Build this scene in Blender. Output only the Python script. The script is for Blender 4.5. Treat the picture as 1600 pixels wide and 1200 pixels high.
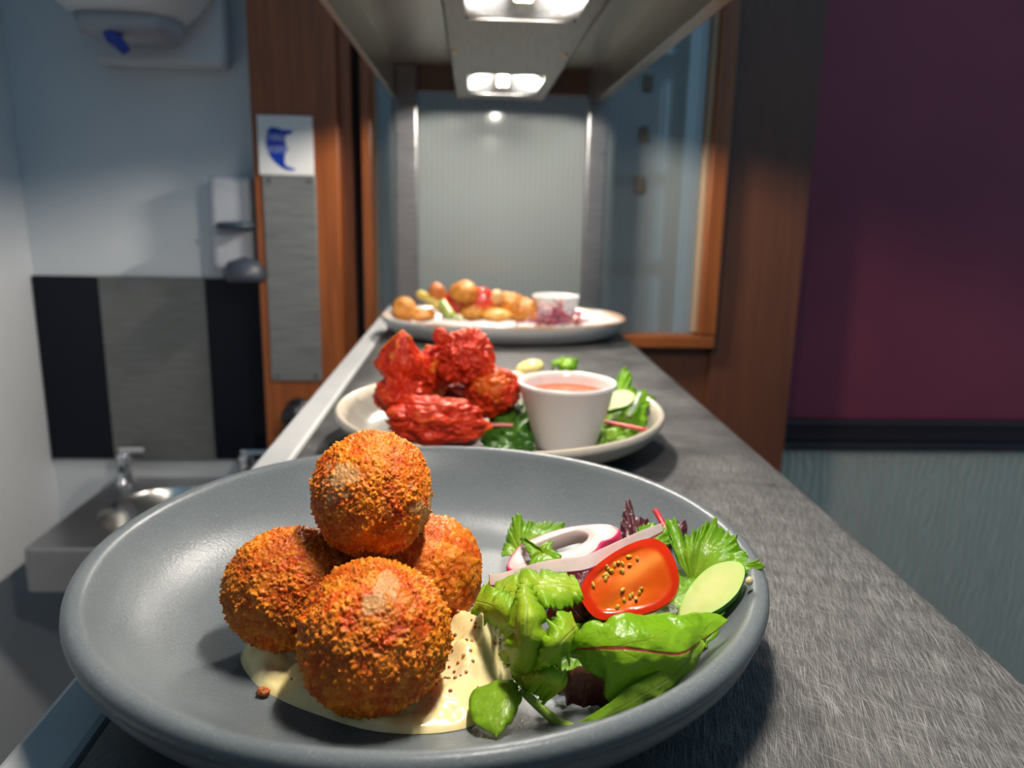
import bpy, bmesh, math, random
import numpy as np
from mathutils import Vector, Matrix

for o in list(bpy.data.objects): bpy.data.objects.remove(o)
S = bpy.context.scene
COL = S.collection
ZC = 1.12                       # height of the counter top above the floor; everything below is laid out from the counter top (z = 0)

# ------------------------------------------------------------------ camera, world, exposure
FPX, TH = 1230.0, math.radians(1.2)
PITCH, YAW = math.radians(12.677), math.radians(2.988)
RV = np.array([math.cos(YAW), -math.sin(YAW), 0])
UV_ = np.array([math.sin(YAW)*math.sin(PITCH), math.cos(YAW)*math.sin(PITCH), math.cos(PITCH)])
FV = np.array([math.sin(YAW)*math.cos(PITCH), math.cos(YAW)*math.cos(PITCH), -math.sin(PITCH)])
CV = np.array([0, 0, .18])
cam = bpy.data.cameras.new('camera'); camo = bpy.data.objects.new('camera', cam); COL.objects.link(camo)
rc = math.cos(TH)*RV + math.sin(TH)*UV_; uc = -math.sin(TH)*RV + math.cos(TH)*UV_
camo.matrix_world = Matrix(((rc[0], uc[0], -FV[0], 0), (rc[1], uc[1], -FV[1], 0), (rc[2], uc[2], -FV[2], .18), (0, 0, 0, 1)))
cam.lens = FPX*36/1600; cam.sensor_width = 36; cam.clip_start = .01
cam.dof.use_dof = True; cam.dof.focus_distance = .295; cam.dof.aperture_fstop = 10.5
S.camera = camo
world = bpy.data.worlds.new('world'); S.world = world; world.use_nodes = True
wb = world.node_tree.nodes['Background']; wb.inputs[0].default_value = (.38, .70, 1.0, 1); wb.inputs[1].default_value = .36
S.view_settings.view_transform = 'Standard'; S.view_settings.look = 'None'; S.view_settings.gamma = 1
S.view_settings.use_curve_mapping = False
S.view_settings.exposure = 0.0
LAMP = 850.0                    # radiance of the heat lamp tubes
S.cycles.use_denoising = True
S.cycles.max_bounces = 8; S.cycles.diffuse_bounces = 4; S.cycles.glossy_bounces = 4; S.cycles.transmission_bounces = 6; S.cycles.transparent_max_bounces = 8
S.cycles.sample_clamp_indirect = 6
S.cycles.caustics_reflective = False; S.cycles.caustics_refractive = False

def at(x, y, z):                # point at height z over the counter that a sight line meets
    vx, vy = x-800.0, y-600.0
    c, s = math.cos(-TH), math.sin(-TH)
    vx, vy = c*vx - s*vy, s*vx + c*vy
    r = RV*vx/FPX - UV_*vy/FPX + FV
    return CV + r*(z-.18)/r[2]
def sight(x, y):
    vx, vy = x-800.0, y-600.0
    c, s = math.cos(-TH), math.sin(-TH)
    vx, vy = c*vx - s*vy, s*vx + c*vy
    return RV*vx/FPX - UV_*vy/FPX + FV
def onplane(x, y, c, n):
    r = sight(x, y); return CV + r*(np.dot(c-CV, n)/np.dot(r, n))
def nrm(v): v = np.asarray(v, float); return v/np.linalg.norm(v)

# ------------------------------------------------------------------ noise in numpy
def _h(ix, iy, iz, seed):
    n = (ix*374761393 + iy*668265263 + iz*2147483647 + seed*1274126177) & 0xffffffff
    n = ((n ^ (n >> 13))*1274126177) & 0xffffffff
    n = ((n ^ (n >> 16))*2246822519) & 0xffffffff
    return ((n ^ (n >> 15)) & 0xffffff)/float(0xffffff)
def vn(P, seed=0):
    P = np.asarray(P, float); i = np.floor(P).astype(np.int64); f = P-i; f = f*f*(3-2*f)
    r = 0
    for a in (0, 1):
        for b in (0, 1):
            for c in (0, 1):
                w = (f[:, 0] if a else 1-f[:, 0])*(f[:, 1] if b else 1-f[:, 1])*(f[:, 2] if c else 1-f[:, 2])
                r = r + w*_h(i[:, 0]+a, i[:, 1]+b, i[:, 2]+c, seed)
    return r*2-1
def fbm(P, seed=0, o=3):
    r = 0; a = 1
    for k in range(o): r = r+a*vn(P*2**k, seed+k*17); a *= .5
    return r
def worley(P, seed=0):
    P = np.asarray(P, float); i = np.floor(P).astype(np.int64); best = np.full(len(P), 9.0)
    for a in (-1, 0, 1):
        for b in (-1, 0, 1):
            for c in (-1, 0, 1):
                q = i+np.array([a, b, c])
                pt = q+np.stack([_h(q[:, 0], q[:, 1], q[:, 2], seed+s) for s in (1, 2, 3)], 1)
                best = np.minimum(best, ((pt-P)**2).sum(1))
    return np.sqrt(best)
def grains(P, seed=0, k=.62):   # separate rounded grains of uneven height
    P = np.asarray(P, float); i = np.floor(P).astype(np.int64); best = np.zeros(len(P))
    for a in (-1, 0, 1):
        for b in (-1, 0, 1):
            for c in (-1, 0, 1):
                q = i+np.array([a, b, c])
                pt = q+np.stack([_h(q[:, 0], q[:, 1], q[:, 2], seed+s) for s in (1, 2, 3)], 1)
                h = _h(q[:, 0], q[:, 1], q[:, 2], seed+7)**1.6
                best = np.maximum(best, (.25+.9*h)*np.clip(1-((pt-P)**2).sum(1)/(k*(.45+.75*h))**2, 0, 1))
    return best
def sm(x, a, b): t = np.clip((x-a)/(b-a), 0, 1); return t*t*(3-2*t)

# ------------------------------------------------------------------ materials
def newmat(name):
    m = bpy.data.materials.new(name); m.use_nodes = True
    nt = m.node_tree; return m, nt, nt.nodes['Principled BSDF']
def L(nt, a, b): nt.links.new(a, b)
def coords(nt, kind='Object', scale=None):
    t = nt.nodes.new('ShaderNodeTexCoord'); out = t.outputs[kind]
    if scale is not None:
        mp = nt.nodes.new('ShaderNodeMapping'); mp.inputs['Scale'].default_value = scale if hasattr(scale, '__len__') else (scale,)*3
        L(nt, out, mp.inputs[0]); out = mp.outputs[0]
    return out
def noise(nt, vec, scale, detail=3, rough=.55):
    n = nt.nodes.new('ShaderNodeTexNoise'); n.inputs['Scale'].default_value = scale; n.inputs['Detail'].default_value = detail; n.inputs['Roughness'].default_value = rough
    L(nt, vec, n.inputs['Vector']); return n.outputs['Fac']
def ramp(nt, fac, stops):
    r = nt.nodes.new('ShaderNodeValToRGB'); cr = r.color_ramp
    while len(cr.elements) < len(stops): cr.elements.new(.5)
    for e, (p, c) in zip(cr.elements, stops):
        e.position = p; e.color = (*c, 1) if hasattr(c, '__len__') else (c, c, c, 1)
    L(nt, fac, r.inputs[0]); return r.outputs[0]
def mixc(nt, fac, a, b, mode='MIX'):
    m = nt.nodes.new('ShaderNodeMix'); m.data_type = 'RGBA'; m.blend_type = mode
    for s, v in ((m.inputs[0], fac), (m.inputs[6], a), (m.inputs[7], b)):
        if hasattr(v, 'is_linked'): L(nt, v, s)
        elif hasattr(v, '__len__'): s.default_value = (*v, 1)
        else: s.default_value = v
    return m.outputs[2]
def math_(nt, op, a, b=None, c=None):
    m = nt.nodes.new('ShaderNodeMath'); m.operation = op
    for k, v in enumerate((a, b, c)):
        if v is None: continue
        if hasattr(v, 'is_linked'): L(nt, v, m.inputs[k])
        else: m.inputs[k].default_value = v
    return m.outputs[0]
def bump(nt, bs, h, dist=.0004, strength=1.0):
    b = nt.nodes.new('ShaderNodeBump'); b.inputs['Distance'].default_value = dist; b.inputs['Strength'].default_value = strength
    L(nt, h, b.inputs['Height']); L(nt, b.outputs[0], bs.inputs['Normal'])
def pm(name, c1, c2=None, scale=40, rough=.5, metal=0, lo=.35, hi=.65, bmp=None, coat=0, sss=0, sssr=(.004, .002, .001), stretch=None, spec=.5, detail=4, rough2=None, coatr=.1):
    m, nt, b = newmat(name)
    b.inputs['Roughness'].default_value = rough; b.inputs['Metallic'].default_value = metal
    b.inputs['Coat Weight'].default_value = coat; b.inputs['Coat Roughness'].default_value = coatr; b.inputs['Specular IOR Level'].default_value = spec
    if sss:
        b.inputs['Subsurface Weight'].default_value = sss; b.inputs['Subsurface Radius'].default_value = sssr; b.inputs['Subsurface Scale'].default_value = 1
    v = coords(nt, 'Object', stretch)
    if c2 is not None:
        n = noise(nt, v, scale, detail)
        L(nt, ramp(nt, n, [(lo, c1), (hi, c2)]), b.inputs['Base Color'])
        if rough2 is not None: L(nt, ramp(nt, n, [(lo, rough), (hi, rough2)]), b.inputs['Roughness'])
    else: b.inputs['Base Color'].default_value = (*c1, 1)
    if bmp: bump(nt, b, noise(nt, v, bmp[0], 3), bmp[1])
    return m
def colmat(name, rough=.5, sss=0, coat=0, bmp=None, spec=.5, sssr=(.004, .0015, .0006)):    # reads the mesh's own colours
    m, nt, b = newmat(name)
    a = nt.nodes.new('ShaderNodeAttribute'); a.attribute_name = 'Col'
    L(nt, a.outputs['Color'], b.inputs['Base Color']); b.inputs['Roughness'].default_value = rough; b.inputs['Coat Weight'].default_value = coat
    b.inputs['Specular IOR Level'].default_value = spec
    if sss:
        b.inputs['Subsurface Weight'].default_value = sss; b.inputs['Subsurface Radius'].default_value = sssr; b.inputs['Subsurface Scale'].default_value = 1
    if bmp: bump(nt, b, noise(nt, coords(nt), bmp[0], 3), bmp[1])
    return m
def leafmat(name, base, edge, vein, nveins=5, vw=.10, rough=.32, trans=.35, slope=.35, fan=True, dark=None, veinamt=.7):
    m, nt, b = newmat(name)
    uv = nt.nodes.new('ShaderNodeUVMap'); sx = nt.nodes.new('ShaderNodeSeparateXYZ'); L(nt, uv.outputs[0], sx.inputs[0])
    u, v = sx.outputs[0], sx.outputs[1]
    n = noise(nt, coords(nt), 90, 4)
    col = ramp(nt, math_(nt, 'ADD', v if fan else math_(nt, 'MULTIPLY', math_(nt, 'ABSOLUTE', math_(nt, 'SUBTRACT', v, .5)), 1.6), math_(nt, 'MULTIPLY', math_(nt, 'SUBTRACT', n, .5), .9)), [(.1, base), (.75, edge)])
    if dark is not None: col = mixc(nt, ramp(nt, noise(nt, coords(nt), 55, 3), [(.5, 0.0), (.62, 1.0)]), col, dark)
    if fan:
        a = math_(nt, 'ABSOLUTE', math_(nt, 'SINE', math_(nt, 'MULTIPLY', math_(nt, 'ADD', u, math_(nt, 'MULTIPLY', n, .04)), math.pi*nveins)))
        mask = ramp(nt, a, [(0, 1.0), (vw, 0.0)])
    else:
        d = math_(nt, 'ABSOLUTE', math_(nt, 'SUBTRACT', v, .5))
        mid = ramp(nt, d, [(.012, 1.0), (.03, 0.0)])
        a = math_(nt, 'ABSOLUTE', math_(nt, 'SINE', math_(nt, 'MULTIPLY', math_(nt, 'ADD', math_(nt, 'SUBTRACT', u, math_(nt, 'MULTIPLY', d, slope*2)), math_(nt, 'MULTIPLY', n, .05)), math.pi*nveins)))
        side = math_(nt, 'MULTIPLY', ramp(nt, a, [(0, 1.0), (vw, 0.0)]), ramp(nt, d, [(.05, .8), (.42, 0.0)]))
        mask = math_(nt, 'MAXIMUM', mid, side)
    col = mixc(nt, math_(nt, 'MULTIPLY', mask, veinamt), col, vein)
    L(nt, col, b.inputs['Base Color']); b.inputs['Roughness'].default_value = rough+.06; b.inputs['Specular IOR Level'].default_value = .38
    h = math_(nt, 'ADD', math_(nt, 'MULTIPLY', mask, -.25), noise(nt, coords(nt), 260, 2))
    bump(nt, b, h, .0009)
    t = nt.nodes.new('ShaderNodeBsdfTranslucent'); L(nt, col, t.inputs[0])
    mx = nt.nodes.new('ShaderNodeMixShader'); mx.inputs[0].default_value = trans
    L(nt, b.outputs[0], mx.inputs[1]); L(nt, t.outputs[0], mx.inputs[2]); L(nt, mx.outputs[0], nt.nodes['Material Output'].inputs[0])
    return m
def wood(name, c1, c2, axis=2, rough=.38):
    m, nt, b = newmat(name); st = [60, 60, 60]; st[axis] = 3
    v = coords(nt, 'Object', st); n = noise(nt, v, 1.6, 5, .6)
    L(nt, ramp(nt, n, [(.3, c1), (.7, c2)]), b.inputs['Base Color']); b.inputs['Roughness'].default_value = rough
    b.inputs['Coat Weight'].default_value = .4; b.inputs['Coat Roughness'].default_value = .3
    bump(nt, b, n, .0004); return m

# ------------------------------------------------------------------ mesh building
class MB:
    def __init__(s): s.v = []; s.f = []; s.uv = []; s.col = []; s.mi = []; s.sm = []; s.n = 0
    def add(s, V, F, uv=None, col=None, mi=0, smooth=True):
        V = np.asarray(V, float); s.v.append(V)
        s.f += [tuple(int(i)+s.n for i in f) for f in F]; s.mi += [mi]*len(F); s.sm += [smooth]*len(F)
        s.uv.append(np.zeros((len(V), 2)) if uv is None else np.asarray(uv, float))
        s.col.append(np.ones((len(V), 3)) if col is None else np.broadcast_to(np.asarray(col, float), (len(V), 3)))
        s.n += len(V); return s
    def box(s, x0, x1, y0, y1, z0, z1, bev=0, seg=2, mi=0):
        bm = bmesh.new(); bmesh.ops.create_cube(bm, size=1)
        for v in bm.verts: v.co = ((x0+x1)/2+v.co.x*(x1-x0), (y0+y1)/2+v.co.y*(y1-y0), (z0+z1)/2+v.co.z*(z1-z0))
        if bev: bmesh.ops.bevel(bm, geom=bm.edges[:], offset=bev, segments=seg, affect='EDGES', profile=.5)
        s.addbm(bm, mi, False); return s
    def addbm(s, bm, mi=0, smooth=True):
        bm.verts.ensure_lookup_table(); bm.verts.index_update()
        s.add([v.co[:] for v in bm.verts], [[v.index for v in f.verts] for f in bm.faces], mi=mi, smooth=smooth); bm.free()
    def grid(s, P, uv=None, closed_u=False, closed_v=False, flip=False, **k):
        P = np.asarray(P); nu, nv = P.shape[:2]; F = []
        for i in range(nu if closed_u else nu-1):
            for j in range(nv if closed_v else nv-1):
                a, b, c, d = i*nv+j, ((i+1) % nu)*nv+j, ((i+1) % nu)*nv+(j+1) % nv, i*nv+(j+1) % nv
                F.append((a, d, c, b) if flip else (a, b, c, d))
        if uv is None:
            uu, vv = np.meshgrid(np.linspace(0, 1, nu), np.linspace(0, 1, nv), indexing='ij'); uv = np.stack([uu, vv], -1)
        if 'col' in k and k['col'] is not None and np.ndim(k['col']) == 3: k['col'] = np.asarray(k['col']).reshape(-1, 3)
        s.add(P.reshape(-1, 3), F, np.asarray(uv).reshape(-1, 2), **k); return s
    def lathe(s, prof, c=(0, 0, 0), n=96, sx=1, sy=1, **k):
        a = np.linspace(0, 2*np.pi, n, endpoint=False)
        pr = np.array(prof, float)
        P = np.stack([c[0]+sx*np.outer(np.cos(a), pr[:, 0]), c[1]+sy*np.outer(np.sin(a), pr[:, 0]), c[2]+np.tile(pr[:, 1], (n, 1))], -1)
        return s.grid(P, closed_u=True, **k)
    def tube(s, pts, r, n=10, cap=True, **k):
        pts = np.asarray(pts, float); m = len(pts); r = np.broadcast_to(np.asarray(r, float), (m,))
        T = np.gradient(pts, axis=0); T /= np.linalg.norm(T, axis=1)[:, None]
        up = np.array([0, 0, 1.]) if abs(T[0][2]) < .9 else np.array([1., 0, 0])
        a = np.linspace(0, 2*np.pi, n, endpoint=False); rows = []
        for i in range(m):
            A = nrm(np.cross(up, T[i])); B = np.cross(T[i], A); up = B
            rows.append(pts[i]+r[i]*(np.outer(np.cos(a), A)+np.outer(np.sin(a), B)))
        P = np.array(rows)
        if cap: P = np.concatenate([np.broadcast_to(pts[0], (1, n, 3)), P, np.broadcast_to(pts[-1], (1, n, 3))])
        return s.grid(P, closed_v=True, **k)
ORG = {}
def obj(name, mb, mats, parent=None, solid=0, subd=0, bev=0, label=None, cat=None, group=None, kind=None):
    V = np.concatenate(mb.v); lo, hi = V.min(0), V.max(0)
    org = np.array([(lo[0]+hi[0])/2, (lo[1]+hi[1])/2, lo[2]])
    me = bpy.data.meshes.new(name); me.from_pydata((V-org).tolist(), [], mb.f)
    UVv = np.concatenate(mb.uv); li = np.zeros(len(me.loops), np.int32); me.loops.foreach_get('vertex_index', li)
    ul = me.uv_layers.new(name='UVMap'); ul.data.foreach_set('uv', UVv[li].astype(np.float32).ravel())
    C = np.concatenate(mb.col)
    if C.min() < 1 or C.max() > 1:
        ca = me.color_attributes.new('Col', 'FLOAT_COLOR', 'POINT')
        ca.data.foreach_set('color', np.c_[C, np.ones(len(C))].astype(np.float32).ravel())
    me.polygons.foreach_set('use_smooth', mb.sm); me.polygons.foreach_set('material_index', mb.mi)
    for m in (mats if isinstance(mats, (list, tuple)) else [mats]): me.materials.append(m)
    bm = bmesh.new(); bm.from_mesh(me); bmesh.ops.remove_doubles(bm, verts=bm.verts, dist=1e-7)
    if not solid: bmesh.ops.recalc_face_normals(bm, faces=bm.faces)
    bm.to_mesh(me); bm.free(); me.update()
    o = bpy.data.objects.new(name, me); COL.objects.link(o)
    if parent is not None: o.parent = parent; o.location = org-ORG[parent.name]
    else: o.location = org
    ORG[o.name] = org
    if solid: md = o.modifiers.new('thickness', 'SOLIDIFY'); md.thickness = solid; md.offset = 0
    if subd: md = o.modifiers.new('smooth', 'SUBSURF'); md.levels = subd; md.render_levels = subd
    tag(o, label, cat, group, kind); return o
def tag(o, label=None, cat=None, group=None, kind=None):
    for k, v in (('label', label), ('category', cat), ('group', group), ('kind', kind)):
        if v: o[k] = v
    return o
def thing(name, loc, label=None, cat=None, group=None, kind=None):
    o = bpy.data.objects.new(name, None); COL.objects.link(o); o.location = loc; ORG[o.name] = np.array(loc, float); o.empty_display_size = .02
    return tag(o, label, cat, group, kind)
def cr(pts, n, closed=False):   # smooth curve through the points, n samples evenly along it
    p = np.asarray(pts, float)
    if closed: q = np.concatenate([p[-1:], p, p[:2]])
    else: q = np.concatenate([2*p[:1]-p[1:2], p, 2*p[-1:]-p[-2:-1]])
    out = []
    for i in range(1, len(q)-2):
        t = np.linspace(0, 1, 24, endpoint=False)[:, None]
        a, b, c, d = q[i-1], q[i], q[i+1], q[i+2]
        out.append(.5*((2*b)+(c-a)*t+(2*a-5*b+4*c-d)*t**2+(3*b-a-3*c+d)*t**3))
    out = np.concatenate(out+[q[-2:-1]])
    s = np.r_[0, np.cumsum(np.linalg.norm(np.diff(out, axis=0), axis=1))]
    return np.stack([np.interp(np.linspace(0, s[-1], n), s, out[:, k]) for k in range(out.shape[1])], 1)
_ico = {}
def ico(sub):
    if sub not in _ico:
        bm = bmesh.new(); bmesh.ops.create_icosphere(bm, subdivisions=sub, radius=1); bm.verts.ensure_lookup_table()
        _ico[sub] = (np.array([v.co[:] for v in bm.verts]), np.array([[v.index for v in f.verts] for f in bm.faces])); bm.free()
    return _ico[sub]
def rotm(rx, ry, rz): return np.array(Matrix.Rotation(rz, 3, 'Z') @ Matrix.Rotation(ry, 3, 'Y') @ Matrix.Rotation(rx, 3, 'X'))
def P3(lst): return np.array([at(*q) for q in lst])

def fan_leaf(mb, base, bnd, nt=120, nr=16, bulge=.003, ruf=.002, rf=8, teeth=.05, tn=30, seed=0, closed=False, wav=.002, fine=.6):
    rs = np.random.default_rng(seed); b = at(*base); B = cr(P3(bnd), nt, closed); N = np.zeros(3)
    for i in range(nt-1): N += np.cross(B[i]-b, B[i+1]-b)
    N = nrm(N); N = N if np.dot(N, CV-b) > 0 else -N
    th = np.linspace(0, 1, nt); r = np.linspace(0, 1, nr); ph = rs.uniform(0, 6.28, 4)
    tz = np.abs(((th*tn+.7*np.sin(th*7+ph[0])) % 1)*2-1)-.5
    tz = tz*(.5+rs.random()+.6*np.sin(th*19+ph[1]))+.5*(np.abs(((th*tn*2.7+ph[3]) % 1)*2-1)-.5)
    env = np.ones(nt) if closed else sm(th, 0, .06)*sm(1-th, 0, .06)
    rr = np.outer(1+0*th, r)+np.outer(tz*teeth*env, sm(r, .6, 1))
    P = b+(B[:, None]-b)*rr[..., None]
    th2 = th+.035*np.sin(th*11+ph[0])+.02*np.sin(th*23+ph[1])
    am = .55+.45*np.sin(th*17+ph[2])
    d = bulge*np.sin(np.pi*r)[None]+np.outer(env*am*np.sin(th2*rf*6.283+ph[2]), r**2.6)*ruf+np.outer(env*np.sin(th2*rf*2.6*6.283+ph[3]), r**6)*ruf*fine
    d = d+wav*fbm(P.reshape(-1, 3)*70, seed).reshape(nt, nr)*r[None]
    P = P+d[..., None]*N
    uu, vv = np.meshgrid(th, r, indexing='ij'); mb.grid(P, np.stack([uu, vv], -1)); return mb
def blade_leaf(mb, Lp, Mp, Rp, nu=60, nv=25, ruf=.001, rf=6, teeth=0., tn=20, wav=.0012, seed=0, cup=0):
    rs = np.random.default_rng(seed); A, B, C = cr(P3(Lp), nu), cr(P3(Mp), nu), cr(P3(Rp), nu)
    v = np.linspace(-1, 1, nv); u = np.linspace(0, 1, nu); ph = rs.uniform(0, 6.28, 4)
    P = B[:, None]+((C-A)/2)[:, None]*v[None, :, None]+((A+C)/2-B)[:, None]*(v**2)[None, :, None]
    N = np.cross(np.gradient(P, axis=0), np.gradient(P, axis=1)); N /= np.linalg.norm(N, axis=2)[..., None]+1e-12
    m = N.mean((0, 1)); N = N if np.dot(m, CV-P.mean((0, 1))) > 0 else -N
    env = sm(u, 0, .1)*sm(1-u, 0, .1)
    u2 = u+.05*np.sin(u*9+ph[1])+.03*np.sin(u*21+ph[2]); am = .55+.45*np.sin(u*13+ph[3])
    d = np.outer(env*am*np.sin(u2*rf*6.283+ph[0]), v**2)*ruf*np.where(v > 0, 1, -.7)[None]+wav*fbm(P.reshape(-1, 3)*80, seed).reshape(nu, nv)
    t = (np.abs(((u2*tn+ph[1]) % 1)*2-1)-.5)*teeth*env*(.5+am)+.4*(np.abs(((u2*tn*2.6+ph[2]) % 1)*2-1)-.5)*teeth*env
    P = P+(P-B[:, None])*(t[:, None]*(np.abs(v)**4)[None])[..., None]+(d-cup*(np.abs(v)**1.5)[None])[..., None]*N
    uu, vv = np.meshgrid(u, v*.5+.5, indexing='ij'); mb.grid(P, np.stack([uu, vv], -1)); return mb
def blob(mb, c, rad, rot=(0, 0, 0), sub=5, seed=0, lump=.12, lf=1.6, crag=.06, cf=5, col=None, pinch=None):
    D, F = ico(sub); n1 = fbm(D*lf+seed*3.1, seed, 2)
    W = D+.22*np.stack([fbm(D*2.2+k*9+seed, seed+k, 2) for k in (1, 2, 3)], 1); n2 = .75*(1-worley(W*cf*.55+seed*1.7, seed))+.35*(1-worley(W*cf*1.25+seed, seed+40)); n3 = fbm(D*cf*2.5, seed+5, 2)
    s = 1+lump*n1+crag*(n2-.45)*2.6+crag*.4*n3
    Pt = D*s[:, None]
    if pinch: Pt = pinch(Pt)
    V = (Pt*np.asarray(rad))@rotm(*rot).T+np.asarray(c)
    mb.add(V, F, col=None if col is None else col(D, n1, n2, n3)); return mb
def lerp(a, b, t): return np.asarray(a)[None]*(1-t[:, None])+np.asarray(b)[None]*t[:, None]

# ------------------------------------------------------------------ the setting
paint = pm('white_paint', (.70, .73, .74), (.76, .78, .79), 3, .55, bmp=(160, .0005))
paint_side = pm('side_paint', (.76, .78, .79), (.82, .83, .84), 3, .5, bmp=(160, .0004))
wood_d = wood('mahogany', (.20, .050, .010), (.36, .098, .016))
wood_x = wood('mahogany_rail', (.20, .050, .010), (.36, .098, .016), 0)
wood_p = wood('panel_veneer', (.11, .036, .016), (.17, .055, .022), 2, .45)
maroon = pm('maroon_paint', (.37, .056, .095), (.43, .066, .108), 2.5, .55, bmp=(90, .0006))
darkwood = wood('dado_wood', (.03, .018, .022), (.05, .028, .03), 0)
dark = pm('dark_gap', (.02, .018, .018), rough=.8)
steel = pm('brushed_steel', (.19, .186, .19), (.28, .275, .28), 3, .36, 1, stretch=(4, 4, 160), rough2=.5)
steel_y = pm('gantry_steel', (.46, .45, .42), (.60, .58, .54), 3, .3, 1, stretch=(160, 4, 160), rough2=.42)
chrome = pm('chrome', (.75, .76, .78), rough=.08, metal=1)
WT = 1.5
obj('floor', MB().box(-1.0, 4.25, -1.9, 2.8, -ZC-.05, -ZC), pm('floor_tile', (.10, .10, .11), (.15, .15, .16), 4, .5), kind='structure')
obj('wall_left', MB().box(-.93, -.865, -1.85, 1.66, -ZC, WT), paint_side, kind='structure')
obj('wall_front', MB().box(-1.0, 4.25, -1.90, -1.82, -ZC, .30), pm('front_paint', (.40, .40, .40), (.46, .46, .46), 2, .6), kind='structure')  # unseen wall added to darken steel reflections, kept low to let sky light in
obj('wall_back', MB().box(-.865, -.385, 1.6, 1.66, -ZC, WT), paint, kind='structure')
# right hand wall: maroon above a dado rail, embossed paper below
wr = obj('wall_right', MB().box(.55, 4.2, 1.90, 1.97, -.36, WT), maroon, kind='structure')
m, nt, b = newmat('embossed_paper')
v = coords(nt); wv = nt.nodes.new('ShaderNodeTexWave'); wv.inputs['Scale'].default_value = 14; wv.inputs['Distortion'].default_value = 5; wv.inputs['Detail'].default_value = 2; wv.inputs['Detail Scale'].default_value = 1.2
L(nt, v, wv.inputs[0]); b.inputs['Base Color'].default_value = (.88, .80, .64, 1); b.inputs['Roughness'].default_value = .5
bump(nt, b, wv.outputs['Fac'], .004)
obj('embossed_dado', MB().box(.55, 4.2, 1.89, 1.97, -ZC, -.36), m, wr, label='grey embossed paper below the dark rail')
t = obj('trim_1', MB().box(.60, 4.2, 1.862, 1.90, -.405, -.385, .006).box(.60, 4.2, 1.872, 1.90, -.385, -.345, .004).box(.60, 4.2, 1.866, 1.90, -.348, -.327, .006), darkwood, kind='structure')
# timber partition with the window
wp = obj('wall_partition', MB().box(.468, .632, 1.50, 1.56, -ZC, WT).box(.60, .632, 1.56, 1.90, -ZC, WT), wood_p, kind='structure')
obj('lower_panel', MB().box(-.20, .468, 1.515, 1.56, -ZC, -.078), wood_p, wp)
obj('top_panel', MB().box(-.20, .468, 1.515, 1.56, 1.12, WT), wood_p, wp)
win = thing('window_1', (.12, 1.5, -.078), kind='structure')
obj('frame_rail', MB().box(-.20, .468, 1.478, 1.53, -.080, -.054, .004), wood_x, win)
obj('frame_stile', MB().box(.434, .468, 1.476, 1.53, -.054, 1.12, .004), wood_d, win)
obj('frame_stile', MB().box(-.202, -.182, 1.474, 1.53, -.054, 1.12, .004), wood_d, win)
obj('frame_rail', MB().box(-.20, .468, 1.478, 1.53, 1.09, 1.12, .004), wood_x, win)
obj('glazing_bead', MB().box(.424, .434, 1.486, 1.505, -.05, 1.09, .002).box(-.182, -.176, 1.486, 1.505, -.05, 1.09, .002), pm('bead', (.45, .30, .18), rough=.4), win)
m, nt, b = newmat('reeded_glass')
w1 = nt.nodes.new('ShaderNodeTexWave'); w1.wave_type = 'BANDS'; w1.bands_direction = 'X'; w1.inputs['Scale'].default_value = 31
w2 = nt.nodes.new('ShaderNodeTexWave'); w2.wave_type = 'BANDS'; w2.bands_direction = 'Z'; w2.inputs['Scale'].default_value = 31
v = coords(nt); L(nt, v, w1.inputs[0]); L(nt, v, w2.inputs[0])
hh = math_(nt, 'ADD', w1.outputs['Fac'], math_(nt, 'MULTIPLY', w2.outputs['Fac'], .25))
b.inputs['Base Color'].default_value = (.85, .9, .9, 1); b.inputs['Roughness'].default_value = .10; b.inputs['Transmission Weight'].default_value = 1; b.inputs['IOR'].default_value = 1.15
bump(nt, b, hh, .0006)
df = nt.nodes.new('ShaderNodeBsdfPrincipled'); df.inputs['Base Color'].default_value = (.40, .44, .42, 1); df.inputs['Roughness'].default_value = .12; df.inputs['Specular IOR Level'].default_value = .6
L(nt, mixc(nt, ramp(nt, w1.outputs['Fac'], [(.2, 0.0), (.8, 1.0)]), (.36, .40, .385), (.43, .47, .45)), df.inputs['Base Color'])
mx = nt.nodes.new('ShaderNodeMixShader'); mx.inputs[0].default_value = .5
L(nt, b.outputs[0], mx.inputs[1]); L(nt, df.outputs[0], mx.inputs[2]); L(nt, mx.outputs[0], nt.nodes['Material Output'].inputs[0])
obj('pane', MB().box(-.190, .440, 1.506, 1.512, -.062, 1.10), m, win, label='reeded obscure glass pane')
# room behind the glass
obj('wall_rear', MB().box(-.4, .60, 2.6, 2.66, -ZC, WT), paint, kind='structure')
sh = thing('shelving_unit', (.2, 1.9, -ZC), 'pale shelving rack dimly seen behind the reeded glass window', 'shelf')
white_m = pm('white_metal', (.6, .62, .62), rough=.4)
for x in (-.15, .40): obj('upright', MB().box(x-.012, x+.012, 1.60, 1.625, -ZC, 1.2, .002), white_m, sh)
for z in (.06, .24, .46, .70): obj('shelf_board', MB().box(-.165, .415, 1.60, 1.90, z-.012, z+.012, .002), white_m, sh)
brown = pm('brown_clip', (.13, .095, .06), rough=.5)
for x, z in ((.3145, .4045), (.3122, .3153), (.3100, .2237)): obj('glazing_clip', MB().box(x-.0085, x+.0085, 1.500, 1.507, z-.0145, z+.0145, .002), brown, win, label='small brown clip')
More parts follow.
